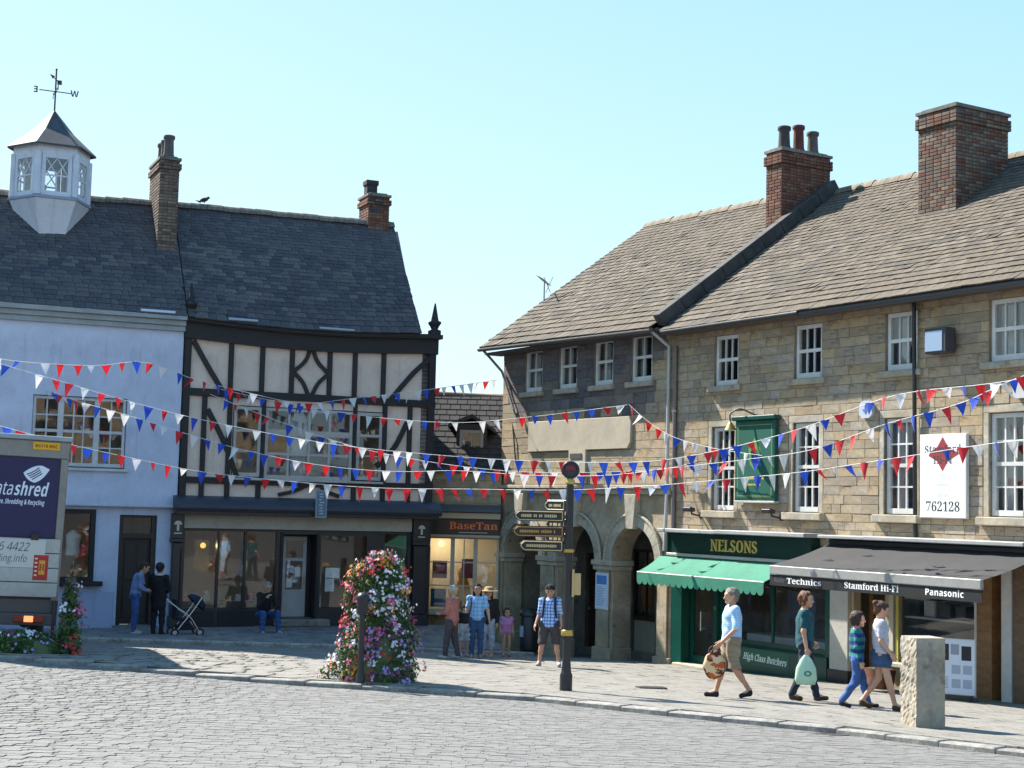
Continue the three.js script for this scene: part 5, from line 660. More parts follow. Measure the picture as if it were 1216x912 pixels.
/* ---------- bunting ---------- */
{
  const fm = { red: mat(C(.62, .015, .025), { phys: 1, transmission: .3, thickness: 0, roughness: .9 }), white: mat(C(.74, .74, .76), { phys: 1, transmission: .35, thickness: 0, roughness: .9 }), blue: mat(C(.015, .07, .52), { phys: 1, transmission: .3, thickness: 0, roughness: .9 }) };
  const pn = k => sheet(4, 4, (a, b) => V((a - .5) * .22 * (1 - b * .98), -.30 * b, Math.sin(a * 3.1 + k) * .025 * (1 - b) + b * b * .06 * (k - 1) + b * .02)); const pg = [0, 1, 2].map(pn), strM = mat(C(.66, .66, .64));
  const seq = ['red', 'white', 'blue'];
  const str = (label, pts, seed, step = .36) => {
    const r = RNG(seed), c = new THREE.CatmullRomCurve3(pts.map(p => V(...p))), L = c.getLength(), n = Math.floor(L / step), o = thing('bunting_string', label, 'bunting', c.getPoint(0), 0, 'bunting strung over the square'), b = c.getPoint(0);
    put(o, 'cord', new THREE.TubeGeometry(c, Math.round(L * 3), .0065, 4).translate(-b.x, -b.y, -b.z), strM);
    for (let i = 0; i < n; i++) { if (r() < .05) continue; const t = (i + .5 + (r() - .5) * .25) / n, p = c.getPointAt(t).sub(b), d = c.getTangentAt(t), f = put(o, 'pennant', pg[Math.floor(r() * 3)], fm[seq[(i + seed + (r() < .2 ? 1 : 0)) % 3]], p.x, p.y, p.z); f.rotation.order = 'YZX'; f.rotation.set((r() - .35) * 1.1, Math.atan2(-d.z, d.x) + (r() - .5) * 1.3, Math.atan2(d.y, Math.hypot(d.x, d.z)) * .8); f.scale.set(.75 + r() * .3, .72 + r() * .4, 1); }
  };
  str('bunting line over the pale blue house and across the top of the timbered front', [[-15.2, 5.6, -35.6], [-11.37, 4.66, -33.5], [-10.47, 4.64, -34.22], [-9.55, 4.69, -34.92], [-8.69, 4.85, -35.54], [-7.64, 4.54, -36.26], [-6.68, 4.35, -37.18], [-5.32, 4.18, -38.64], [-4.16, 4.42, -39.81], [-2.22, 4.85, -41.6], [-0.42, 5.34, -43.8]], 1);
  str('long bunting line dipping mid-square and rising to the top right', [[-15.2, 5.5, -35.4], [-11.37, 4.55, -33.5], [-10.18, 4.24, -33.91], [-9.11, 3.95, -34.28], [-7.79, 3.63, -34.72], [-6.06, 3.3, -34.87], [-4.02, 2.99, -34.58], [-2.19, 2.83, -34.31], [-0.11, 2.72, -34], [1.72, 2.67, -32.8], [3.08, 2.71, -31.84], [4.35, 2.95, -30.85], [5.65, 3.33, -29.48], [7.03, 3.88, -27.83], [8.65, 4.05, -25.5], [12, 5, -23.5]], 2);
  str('bunting line crossing the pale blue house window then the tall shop windows', [[-11.79, 4.33, -38.30], [-10.26, 3.9, -36.2], [-8.99, 3.58, -35.93], [-7.57, 3.18, -35.62], [-6.18, 2.83, -35.36], [-4.29, 2.51, -35.04], [-2.61, 2.41, -34.75], [-1.19, 2.46, -34.5], [0.56, 2.38, -33.88], [2.23, 2.41, -32.76], [3.26, 2.55, -32.03], [4.83, 2.75, -30.63], [5.85, 2.92, -29.4], [6.91, 3.36, -27.95], [7.88, 3.68, -26.42], [8.54, 4.06, -25.2], [12, 5.1, -23.2]], 3);
  str('lowest bunting line running just above the shop signs', [[-15.2, 4.2, -35.2], [-11.12, 3.15, -33], [-9.71, 2.8, -33.5], [-8.48, 2.55, -33.93], [-7.14, 2.31, -34.39], [-5.13, 2.13, -34.26], [-3.01, 2.02, -33.94], [-0.84, 2.04, -33.61], [1.16, 2.06, -32.73], [2.96, 2.18, -31.55], [4.55, 2.35, -30.31], [5.65, 2.48, -29.12], [6.92, 2.71, -27.57], [8.16, 2.94, -25.82], [8.54, 2.99, -25.2], [12.2, 3.6, -23]], 4);
  str('bunting line from the timbered wall to a hook above the middle arch', [[-7.68, 4.58, -39.9], [-6.44, 4.32, -39.57], [-5.04, 4.09, -39.2], [-3.39, 3.88, -39.02], [-1.36, 3.79, -38.8], [0.28, 3.93, -38.35], [1.58, 4.09, -37.98], [2.88, 4.27, -37.6]], 5);
  str('short bunting line falling from the hook to the right past the white pipe', [[2.91, 4.28, -37.5], [3.24, 3.93, -37.07], [3.78, 3.49, -36.31], [4.66, 3.14, -34.99], [5.56, 2.94, -33.5]], 6);
  str('bunting line dropping steeply across the timbered front windows', [[-7.93, 4.43, -39.8], [-6.52, 3.91, -39.05], [-5.63, 3.6, -38.56], [-4.65, 3.28, -38], [-3.68, 3.02, -37.67], [-1.76, 2.69, -37], [0.19, 2.52, -36.5], [2.09, 2.54, -36], [3.88, 2.7, -36], [4.44, 2.86, -36]], 7);
}

{ // drain covers let into the ground
  for (const [x, Z, w, d, up, lb] of [[4.35, 20.55, .5, .34, -.118, 'iron drain grating in the gutter left of the stone pillar'], [2.6, 27.2, .5, .4, .004, 'small iron cover in the paving right of the fingerpost']]) { const o = thing('drain_cover', lb, 'drain cover', V(x, gyf(x, -Z) + up, -Z), x > 4 ? .6 : .1, 'drain covers'); o.rotation.x = -.052; const m = mat(C(.07, .065, .06), { roughness: .6, metalness: .3 }); put(o, 'frame', mg([b2(-w / 2, w / 2, 0, .02, -d / 2, -d / 2 + .04), b2(-w / 2, w / 2, 0, .02, d / 2 - .04, d / 2), b2(-w / 2, -w / 2 + .04, 0, .02, -d / 2 + .04, d / 2 - .04), b2(w / 2 - .04, w / 2, 0, .02, -d / 2 + .04, d / 2 - .04)]), m); for (let i = 0; i < 7; i++) put(o, 'bar', b2(-w / 2 + .05 + i * (w - .1) / 7, -w / 2 + .05 + (i + .55) * (w - .1) / 7, 0, .018, -d / 2 + .04, d / 2 - .04), m); }
}

/* ---------- people ---------- */
const capD = (b, x, y, z) => { const dx = b[3] - b[0], dy = b[4] - b[1], dz = b[5] - b[2], px = x - b[0], py = y - b[1], pz = z - b[2], L = dx * dx + dy * dy + dz * dz; let t = L > 0 ? (px * dx + py * dy + pz * dz) / L : 0; t = t < 0 ? 0 : t > 1 ? 1 : t; const ex = px - dx * t, ey = py - dy * t, ez = (pz - dz * t) * (b[8] || 1); return Math.sqrt(ex * ex + ey * ey + ez * ez) - (b[6] + (b[7] - b[6]) * t); };
const smin = (a, b, k) => { const h = Math.max(k - Math.abs(a - b), 0) / k; return Math.min(a, b) - h * h * k * .25; };
const field = (bones, k = .03, cut) => (x, y, z) => { let d = 9; for (const b of bones) { const e = capD(b, x, y, z); d = d > 8 ? e : smin(d, e, b[9] ?? k); } return cut ? Math.max(d, cut(x, y, z)) : d; };
// naive surface nets over the box that holds the bones
function nets(f, bones, cell, padr = .05) {
  const lo = [1e9, 1e9, 1e9], hi = [-1e9, -1e9, -1e9]; for (const b of bones) for (let k = 0; k < 3; k++) for (const [p, r] of [[b[k], b[6]], [b[k + 3], b[7]]]) { lo[k] = Math.min(lo[k], p - r - padr); hi[k] = Math.max(hi[k], p + r + padr); }
  const n = [0, 1, 2].map(k => Math.ceil((hi[k] - lo[k]) / cell) + 1), [nx, ny, nz] = n, v = new Float32Array(nx * ny * nz), id = (i, j, k) => (k * ny + j) * nx + i;
  for (let k = 0; k < nz; k++) for (let j = 0; j < ny; j++) for (let i = 0; i < nx; i++) v[id(i, j, k)] = f(lo[0] + i * cell, lo[1] + j * cell, lo[2] + k * cell);
  const vi = new Int32Array(nx * ny * nz).fill(-1), P = [], I = [], E = [[0, 1], [2, 3], [4, 5], [6, 7], [0, 2], [1, 3], [4, 6], [5, 7], [0, 4], [1, 5], [2, 6], [3, 7]];
  for (let k = 0; k < nz - 1; k++) for (let j = 0; j < ny - 1; j++) for (let i = 0; i < nx - 1; i++) {
    const c = []; let m = 0; for (let q = 0; q < 8; q++) { const a = v[id(i + (q & 1), j + (q >> 1 & 1), k + (q >> 2))]; c.push(a); if (a < 0) m |= 1 << q; } if (m === 0 || m === 255) continue;
    let x = 0, y = 0, z = 0, s = 0; for (const [a, b] of E) if ((c[a] < 0) !== (c[b] < 0)) { const t = c[a] / (c[a] - c[b]); x += (a & 1) + t * ((b & 1) - (a & 1)); y += (a >> 1 & 1) + t * ((b >> 1 & 1) - (a >> 1 & 1)); z += (a >> 2) + t * ((b >> 2) - (a >> 2)); s++; }
    vi[id(i, j, k)] = P.length / 3; P.push(lo[0] + (i + x / s) * cell, lo[1] + (j + y / s) * cell, lo[2] + (k + z / s) * cell);
  }
  for (let k = 1; k < nz - 1; k++) for (let j = 1; j < ny - 1; j++) for (let i = 1; i < nx - 1; i++) {
    const a = v[id(i, j, k)] < 0, q = (p0, p1, p2, p3, fl) => { if (p0 < 0 || p1 < 0 || p2 < 0 || p3 < 0) return; fl ? I.push(p0, p1, p2, p0, p2, p3) : I.push(p0, p2, p1, p0, p3, p2); };
    if (a !== (v[id(i + 1, j, k)] < 0)) q(vi[id(i, j - 1, k - 1)], vi[id(i, j, k - 1)], vi[id(i, j, k)], vi[id(i, j - 1, k)], a);
    if (a !== (v[id(i, j + 1, k)] < 0)) q(vi[id(i - 1, j, k - 1)], vi[id(i - 1, j, k)], vi[id(i, j, k)], vi[id(i, j, k - 1)], a);
    if (a !== (v[id(i, j, k + 1)] < 0)) q(vi[id(i - 1, j - 1, k)], vi[id(i, j - 1, k)], vi[id(i, j, k)], vi[id(i - 1, j, k)], a);
  }
  const g = new THREE.BufferGeometry(); g.setAttribute('position', new THREE.Float32BufferAttribute(P, 3)); g.setIndex(I); g.computeVertexNormals(); return g;
}
const cyluv = (g, s = 1) => { const p = g.attributes.position, u = new Float32Array(p.count * 2); for (let i = 0; i < p.count; i++) { u[i * 2] = (p.getX(i) + p.getZ(i) * .8) * s; u[i * 2 + 1] = p.getY(i) * s; } g.setAttribute('uv', new THREE.BufferAttribute(u, 2)); return g; };
const check = (a, b, n = 12) => tex(64, (x, y) => { const p = (x * 8 % 1 < .28 ? 1 : 0) + (y * 8 % 1 < .28 ? 1 : 0); return [0, 1, 2].map(k => lerp(a[k], b[k], p / 2)); });
const stripes = (a, b) => tex(8, (x, y) => y < .5 ? a : b, true, 64);
const hairC = { brown: C(.05, .028, .015), dark: C(.018, .013, .012), ginger: C(.16, .06, .02), grey: C(.5, .48, .45), sandy: C(.17, .09, .04) };
function person(o) {
  const g0 = thing('person', o.label, 'person', o.p, o.yaw, o.group), s = o.H / 1.75, hs = o.head ?? 1;
  const J = { pel: [0, .96, 0], chest: [0, 1.30, 0], neck: [0, 1.46, -.01], head: [0, 1.625, .02], hl: [.085, .93, 0], hr: [-.085, .93, 0], kl: [.10, .50, .02], kr: [-.10, .50, .02], al: [.10, .085, -.02], ar: [-.10, .085, -.02], tl: [.12, .035, .15], tr: [-.12, .035, .15], sl: [.175, 1.41, -.01], sr: [-.175, 1.41, -.01], el: [.23, 1.13, -.03], er: [-.23, 1.13, -.03], wl: [.245, .88, .04], wr: [-.245, .88, .04], ...(o.J ?? {}) };
  for (const k in J) J[k] = J[k].map(v => v * s);
  const bn = (a, b, r0, r1, fl, k) => [...(Array.isArray(a) ? a : J[a]), ...(Array.isArray(b) ? b : J[b]), r0 * s, r1 * s, fl ?? 0, k];
  const mid = (a, b, t) => J[a].map((v, i) => lerp(v, J[b][i], t)), bw = o.build ?? 1, cell = o.cell ?? .013;
  const tor = [bn('pel', 'chest', .145 * bw, .155 * bw, 1.3), bn(mid('pel', 'chest', .55), 'chest', .15 * bw, .16 * bw, 1.35), bn('chest', 'neck', .11 * bw, .055), bn('sl', 'sr', .06, .06), bn('hl', 'hr', .115 * bw, .115 * bw, 1.15)];
  const legs = [bn('hl', 'kl', .088 * bw, .056), bn('kl', 'al', .056, .036), bn('hr', 'kr', .088 * bw, .056), bn('kr', 'ar', .056, .036)];
  const calves = [bn(mid('kl', 'al', .15), mid('kl', 'al', .45), .05, .052), bn(mid('kr', 'ar', .15), mid('kr', 'ar', .45), .05, .052)];
  const feet = [bn('al', 'tl', .036, .03), bn('ar', 'tr', .036, .03)];
  const arms = ['l', 'r'].flatMap(q => [bn('s' + q, 'e' + q, .05, .04), bn('e' + q, 'w' + q, .04, .027)]);
  const skin = o.skin ?? C(.50, .28, .19), parts = [];
  const all = [...tor, ...legs, ...calves, ...feet, ...arms, bn('neck', mid('neck', 'head', .5), .052, .05)];
  parts.push(tint(nets(field(all, .03), all, cell).toNonIndexed(), skin));
  // head in its own finer grid: skull, jaw, nose, brow, ears
  const hd = J.head, hy = o.look ?? 0, hp = o.nod ?? 0, R3 = new THREE.Matrix4().makeRotationFromEuler(new THREE.Euler(hp, hy, 0, 'YXZ'));
  const hpnt = (x, y, z) => { const v = V(x * s * hs, y * s * hs, z * s * hs).applyMatrix4(R3); return [hd[0] + v.x, hd[1] + v.y, hd[2] + v.z]; };
  const hb = (a, b, r0, r1, k) => [...hpnt(...a), ...hpnt(...b), r0 * s * hs, r1 * s * hs, 0, k];
  const head = [hb([0, .03, -.02], [0, .035, .01], .094, .09), hb([0, -.03, .03], [0, -.085, .062], .066, .036), hb([-.035, -.03, .02], [-.025, -.08, .05], .05, .03), hb([.035, -.03, .02], [.025, -.08, .05], .05, .03), hb([0, .005, .092], [0, -.028, .112], .012, .017, .015), hb([-.035, .032, .082], [.035, .032, .082], .018, .018), hb([.085, -.02, -.005], [.09, .02, -.015], .018, .022, .01), hb([-.085, -.02, -.005], [-.09, .02, -.015], .018, .022, .01), hb([0, -.07, .07], [0, -.055, .085], .016, .016, .012), [...J.neck, ...hpnt(0, -.06, -.02), .052 * s, .055 * s * hs, 0]];
  const hg = nets(field(head, .025), head, .0075, .03).toNonIndexed(), hc = new Float32Array(hg.attributes.position.count * 3), inv = R3.clone().invert(), q = V(), hcol = o.hair?.c ?? hairC.brown;
  for (let i = 0; i < hc.length / 3; i++) { q.fromBufferAttribute(hg.attributes.position, i).sub(V(...hd)).applyMatrix4(inv).divideScalar(s * hs); let c = skin; const ax = Math.abs(q.x); if (q.z > .06 && Math.hypot(ax - .034, (q.y - .008) * 1.7) < .013) c = C(.04, .025, .02); else if (q.z > .06 && Math.abs(q.y - .036) < .007 && ax > .015 && ax < .055) c = hcol; else if (q.z > .06 && Math.abs(q.y + .058) < .008 && ax < .024) c = C(.34, .12, .10); hc.set([c.r, c.g, c.b], i * 3); }
  hg.setAttribute('color', new THREE.BufferAttribute(hc, 3)); parts.push(hg);
  // hands: palm, four fingers with a knuckle bend, thumb
  for (const w of ['l', 'r']) {
    const W = V(...J['w' + w]), E = V(...J['e' + w]), d = W.clone().sub(E).normalize(), side = w === 'l' ? 1 : -1, f = V(0, 0, 1).addScaledVector(d, -d.z).normalize(), nrm = d.clone().cross(f).multiplyScalar(1), curl = o.curl ?? .35, inw = nrm.clone().multiplyScalar(nrm.x * side > 0 ? -1 : 1);
    const at = (a, b, c) => W.clone().addScaledVector(d, a * s).addScaledVector(f, b * s).addScaledVector(inw, c * s), hbn = (a, b, r0, r1, k) => [a.x, a.y, a.z, b.x, b.y, b.z, r0 * s, r1 * s, 0, k], H = [];
    H.push(hbn(at(-.01, 0, 0), at(.05, .0, .0), .024, .024), hbn(at(.03, .022, 0), at(.085, .026, .004), .017, .014), hbn(at(.03, -.018, 0), at(.08, -.026, .004), .017, .013), hbn(at(.04, 0, 0), at(.085, 0, .002), .018, .014));
    [[.030, .075], [.010, .082], [-.010, .076], [-.029, .060]].forEach(([b, l]) => { const k = at(.085, b, .004), m = at(.085 + l * .55 * Math.cos(curl), b * 1.1, .004 + l * .55 * Math.sin(curl)), t = at(.085 + l * .55 * Math.cos(curl) + l * .45 * Math.cos(curl * 2.6), b * 1.1, .004 + l * .55 * Math.sin(curl) + l * .45 * Math.sin(curl * 2.6)); H.push(hbn(k, m, .0095, .0088, .006), hbn(m, t, .0088, .0078, .006)); });
    H.push(hbn(at(.015, .02, .006), at(.05, .05, .018), .013, .011, .012), hbn(at(.05, .05, .018), at(.08, .058, .024), .010, .0085, .008)); parts.push(tint(nets(field(H, .014), H, .006, .02).toNonIndexed(), skin));
  }
  const bodyG = mg(parts), bc = bodyG.attributes.color, bp = bodyG.attributes.position; for (let i = 0; i < bc.count; i++) { const n = nB(bp.getX(i) * .8 + 5, bp.getY(i) * .8 + bp.getZ(i)) - .5; bc.setXYZ(i, bc.getX(i) * (1 + n * .35), bc.getY(i) * (1 + n * .6), bc.getZ(i) * (1 + n * .6)); }
  put(g0, 'body', bodyG, mat(C(1, 1, 1), { vertexColors: true, roughness: .6 }));
  const grow = (L, e) => L.map(b => { const c = [...b]; c[6] += e * s; c[7] += e * s; return c; });
  const cloth = (name, bones, k, cut, m, us = 1) => { const f = field(bones, k), ph = o.H * 37; return put(g0, name, cyluv(nets((x, y, z) => { const w = Math.sin(31 * y + 2.6 * Math.sin(13 * x + 5 * y + ph) + 2.2 * Math.sin(11 * z - 7 * y + ph)), w2 = Math.sin(17 * x - 21 * y + 15 * z + ph + 1.5 * Math.sin(19 * z)); const d = f(x, y, z) + .0055 * w + .0035 * w2; return cut ? Math.max(d, cut(x, y, z) + .004 * w2) : d; }, bones, cell, .05), us), m); };
  if (o.top) {
    const t = o.top, hem = (t.hem ?? .86) * s, neck = (t.neck ?? 1.465) * s, sl = t.sleeve === 'long' ? ['l', 'r'].flatMap(q => [bn('s' + q, 'e' + q, .062, .055), bn('e' + q, 'w' + q, .055, .038)]) : t.sleeve === 'none' ? [] : ['l', 'r'].map(q => bn('s' + q, mid('s' + q, 'e' + q, t.sleeve === 'half' ? .95 : .68), .064, .062));
    const B = [...grow(tor, .018), ...sl, bn('pel', 'chest', .16 * bw, .16 * bw, 1.25), ...(t.skirt ? [bn(mid('pel', 'chest', .2), [0, t.hem + .12, .0].map(v => v), .13, t.skirt, 1.1)] : []), ...(t.loose ? [bn([0, (t.hem + .1), 0], 'chest', .175 * bw, .16 * bw, 1.2)] : [])];
    cloth(t.name ?? 'shirt', B, .035, (x, y, z) => Math.max(hem - y, y - neck - (Math.abs(x) > .12 * s ? .2 : 0)), t.m, t.us ?? 1);
  }
  if (o.bottom) {
    const b = o.bottom, yk = (b.end ?? 0) * s, w = (b.waist ?? 1.0) * s;
    if (b.kind === 'skirt') cloth('skirt', [bn([0, .95, 0], [0, (b.end ?? .6) + .1, .02], .15, .19, 1.05), ...grow(legs, .02).filter((_, i) => i % 2 === 0)], .05, (x, y) => Math.max(yk - y, y - w), b.m);
    else { const e = b.kind === 'shorts' ? .034 : .02; cloth(b.kind === 'shorts' ? 'shorts' : 'trousers', [...grow(legs, e), ...(b.kind === 'shorts' ? [] : grow(calves, .012)), ...grow([tor[4]], .018), bn('pel', mid('pel', 'chest', .2), .15 * bw, .15 * bw, 1.25)], .03, (x, y) => Math.max(yk - y, y - w), b.m); }
  }
  if (o.shoes) for (const q of ['l', 'r']) { const A = V(...J['a' + q]), Tt = V(...J['t' + q]), hl = A.clone().lerp(Tt, -.25), fl = A.y - .09 * s; const sb = [[A.x, Math.max(fl + .035 * s, A.y - .045 * s), A.z, Tt.x, Tt.y + .004, Tt.z, .044 * s, .038 * s, 0], [A.x, A.y - .01, A.z, A.x, A.y - .045 * s, A.z, .045 * s, .046 * s, 0]]; put(g0, 'shoe', cyluv(nets(field(sb, .03), sb, .010, .03)), o.shoes); }
  if (o.hair) {
    const st = o.hair.style, L = [hb([0, .045, -.03], [0, .05, .0], .103, .098)]; if (st === 'long') L.push(hb([0, .0, -.06], [0, -.16, -.075], .085, .07), hb([.07, .0, -.02], [.085, -.14, -.01], .035, .03), hb([-.07, 0, -.02], [-.085, -.14, -.01], .035, .03)); else L.push(hb([0, .01, -.055], [0, -.04, -.06], .082, .06)); if (st === 'bun') L.push(hb([0, .075, -.135], [0, .08, -.14], .05, .05)); if (st === 'mop') L.push(hb([.07, .02, 0], [.08, -.06, -.02], .045, .03), hb([-.07, .02, 0], [-.08, -.06, -.02], .045, .03), hb([0, .08, .05], [0, .07, .07], .05, .035));
    const rn = vnoise(7, 32), f0 = field(L, .025); put(g0, 'hair', cyluv(nets((x, y, z) => { q.set(x - hd[0], y - hd[1], z - hd[2]).applyMatrix4(inv).divideScalar(s * hs); return Math.max(f0(x, y, z) + ((rn(q.x * 2.3 + q.z * 1.7, q.y * .5) - .5) * .026 + (rn(q.x * 5 + 3, q.z * 5 + q.y) - .5) * .012), Math.min(q.z - .045 - Math.max(0, q.y - .05) * 1.2, 9) * s, ) ; }, L, .0085, .03), 3), mat(hcol, { map: T.hair, roughness: .7 }));
  }
  o.extra?.(g0, J, s, V); return g0;
}
const cl = (c, o = {}) => mat(c, { map: T.weave, bumpMap: T.stoneB, bumpScale: .01, roughness: .9, ...o });
const jeans = cl(C(.04, .10, .27)), navyJ = cl(C(.02, .035, .075)), brownShoe = mat(C(.07, .035, .018)), blackShoe = mat(C(.015, .015, .018)), greyShoe = mat(C(.35, .36, .38));
const on = (x, Z) => V(x, gyf(x, -Z), -Z), tx = (t, n = 1) => { t.repeat.set(n, n); return mat(C(1, 1, 1), { map: t, roughness: .9 }); };
// stride: forward leg f, back leg b
const walkL = { kl: [.09, .53, .11], al: [.09, .085, .23], tl: [.10, .04, .39], kr: [-.09, .51, -.02], ar: [-.09, .13, -.28], tr: [-.10, .04, -.14] };
const walkR = { kr: [-.09, .53, .11], ar: [-.09, .085, .23], tr: [-.10, .04, .39], kl: [.09, .51, -.02], al: [.09, .13, -.28], tl: [.10, .04, -.14] };

person({ label: 'man in a pale checked shirt and khaki shorts walking left with a bag', p: on(3.78, 25.6), yaw: -Math.PI / 2 + .12, H: 1.80, build: 1.08, skin: C(.52, .27, .17), hair: { c: hairC.grey.clone().lerp(hairC.brown, .55), style: 'short' }, J: { ...walkR, wl: [.25, .90, .24], el: [.26, 1.13, .0], er: [-.24, 1.13, -.06], wr: [-.25, .90, .08] }, top: { m: tx(check([.72, .84, .96], [.52, .70, .88]), 3.2), hem: .88, loose: 1, sleeve: 'half' }, bottom: { kind: 'shorts', end: .47, m: cl(C(.42, .34, .24)) }, shoes: blackShoe });
person({ label: 'man in a teal T-shirt and dark jeans walking right with a carrier bag', p: on(5.02, 25.7), yaw: Math.PI / 2 - .15, H: 1.80, hair: { c: hairC.ginger, style: 'mop' }, skin: C(.54, .30, .20), look: -.3, J: { ...walkL, kl: [.09, .52, .10], al: [.09, .085, .2], tl: [.1, .04, .36], ar: [-.09, .11, -.2], tr: [-.1, .04, -.06], wr: [-.25, .86, .02], wl: [.26, .92, .14] }, top: { m: cl(C(.015, .12, .155)), hem: .84, loose: 1 }, bottom: { m: navyJ, end: .06 }, shoes: brownShoe, curl: .9 });
person({ label: 'child in a blue and green striped jumper walking beside the woman in white', p: on(5.62, 24.5), yaw: Math.PI / 2 - .1, H: 1.50, head: 1.12, hair: { c: hairC.brown, style: 'mop' }, J: walkL, top: { m: (() => { const t = stripes([.02, .16, .42], [.05, .46, .44]); t.repeat.set(1, 5); return mat(C(.9, .9, .9), { map: t }); })(), sleeve: 'long', hem: .84, us: 1.6 }, bottom: { m: cl(C(.06, .16, .46)), end: .07 }, shoes: blackShoe });
person({ label: 'woman in a white top and short denim skirt walking right', p: on(5.96, 24.35), yaw: Math.PI / 2 - .1, H: 1.68, build: .95, nod: .35, hair: { c: hairC.ginger.clone().multiplyScalar(.5), style: 'bun' }, J: { ...walkR, el: [.22, 1.15, 0], wl: [.22, .95, .16], er: [-.22, 1.14, -.02], wr: [-.22, .93, .14] }, top: { m: cl(C(.70, .70, .82)), hem: .93 }, bottom: { kind: 'skirt', end: .70, m: cl(C(.05, .11, .24)) }, shoes: brownShoe });
person({ label: 'man in a dark cap, checked blue shirt and grey shorts walking towards the viewer', p: on(.95, 33.4), yaw: -.1, H: 1.74, build: 1.1, nod: .3, hair: { c: hairC.dark, style: 'short' }, J: { hl: [.1, .92, 0], hr: [-.1, .92, 0], kl: [.16, .5, .04], al: [.22, .085, -.02], tl: [.25, .04, .15], kr: [-.15, .5, .08], ar: [-.2, .085, .12], tr: [-.23, .04, .28], wl: [.27, .95, .16], wr: [-.3, .9, .1] }, top: { m: tx(check([.72, .82, .95], [.18, .34, .70]), 1.8), hem: .84, loose: 1, sleeve: 'half' }, bottom: { kind: 'shorts', end: .48, m: cl(C(.10, .085, .085)) }, shoes: greyShoe, extra: (g, J, s) => { put(g, 'cap', mg([new THREE.SphereGeometry(.112 * s, 16, 8, 0, 6.3, 0, 1.5).translate(J.head[0], J.head[1] + .045 * s, J.head[2] - .01), new THREE.CylinderGeometry(.09 * s, .09 * s, .012, 16, 1, false, -1.2, 2.4).translate(J.head[0], J.head[1] + .045 * s, J.head[2] + .06)]).translate(0, 0, 0), cl(C(.015, .018, .04))); for (const d of [-.12, .12]) put(g, 'rucksack_strap', new THREE.TubeGeometry(new THREE.CatmullRomCurve3([V(d * .9, 1.42 * s, -.12), V(d, 1.49 * s, 0), V(d * 1.05, 1.36 * s, .15), V(d * 1.2, 1.12 * s, .14), V(d * 1.5, 1.0 * s, -.02)]), 18, .024, 6), navyJ); put(g, 'rucksack', rbox(.3, .42, .16, 0, 1.22 * s, -.24, .06), navyJ); } });
person({ label: 'white-haired woman in a pink jacket and grey trousers facing left', p: on(-1.22, 34.6), yaw: -Math.PI / 2 - .5, H: 1.63, build: 1.05, nod: .15, hair: { c: C(.62, .58, .48), style: 'short' }, J: { ...walkL, kl: [.09, .5, .08], al: [.09, .085, .12], tl: [.1, .04, .28], ar: [-.09, .1, -.14], tr: [-.1, .04, .02], el: [.24, 1.14, .02], wl: [.16, 1.08, .24], er: [-.24, 1.14, .02], wr: [-.16, 1.08, .24] }, top: { m: cl(C(.64, .25, .21)), sleeve: 'long', hem: .80, loose: 1, name: 'jacket' }, bottom: { m: cl(C(.10, .085, .105)), end: .07 }, shoes: mat(C(.4, .38, .35)), extra: (g, J, s) => { put(g, 'shoulder_bag', rbox(.12, .26, .34, -.27 * s, .98 * s, -.12, .05), cl(C(.02, .02, .03))); put(g, 'bag_strap', new THREE.TubeGeometry(new THREE.CatmullRomCurve3([V(-.27 * s, 1.1 * s, -.12), V(-.1, 1.16 * s, .17), V(.12, 1.14 * s, .15), V(.14, 1.46 * s, -.02)]), 20, .016, 6), M.black); } });
person({ label: 'dark-haired woman in a pale blue top and jeans facing the viewer', p: on(-.68, 35.4), yaw: .1, H: 1.70, hair: { c: hairC.dark, style: 'long' }, J: { wl: [.30, .90, .06], el: [.26, 1.14, -.02] }, top: { m: tx(check([.62, .78, .92], [.42, .62, .82]), 1.4), hem: .90 }, bottom: { m: cl(C(.05, .13, .30)), end: .06 }, shoes: mat(C(.3, .24, .2)), cell: .015, extra: (g, J, s) => put(g, 'bag_strap', new THREE.TubeGeometry(new THREE.CatmullRomCurve3([V(-.15, 1.47 * s, 0), V(-.16, 1.25 * s, .17), V(-.2, .98 * s, .15)]), 14, .02, 6), navyJ) });
person({ label: 'woman in a straw hat and black cardigan behind the dark-haired woman', p: on(-.42, 36.3), yaw: -.2, H: 1.62, hair: { c: hairC.brown, style: 'long' }, top: { m: cl(C(.02, .02, .024)), sleeve: 'long', hem: .82, name: 'cardigan' }, bottom: { m: cl(C(.52, .58, .72)), end: .2 }, shoes: mat(C(.4, .36, .3)), cell: .015, extra: (g, J, s) => put(g, 'straw_hat', lathe([[.22, -.005], [.225, .005], [.115, .02], [.11, .07], [.08, .1], [0, .105]], 20).translate(J.head[0], J.head[1] + .06 * s, J.head[2]), mat(C(.46, .30, .15), { map: T.cloth })) });
person({ label: 'little girl in a pink flowered dress under the left arch', p: on(.02, 37.2), yaw: .3, H: 1.14, head: 1.3, hair: { c: hairC.brown, style: 'mop' }, top: { m: tx(check([.80, .56, .72], [.62, .42, .66]), 4), hem: .66, skirt: .2, sleeve: 'short', name: 'dress' }, shoes: mat(C(.3, .12, .14)), cell: .012 });
person({ label: 'child in white half hidden behind the woman in pink', p: on(-.98, 36.2), yaw: .4, H: 1.15, head: 1.25, hair: { c: hairC.sandy, style: 'mop' }, top: { m: cl(C(.55, .6, .7)), hem: .86 }, bottom: { kind: 'shorts', end: .55, m: cl(C(.62, .64, .7)) }, shoes: greyShoe, cell: .014 });
const onL = (u, z, v) => LW(u, v, z);
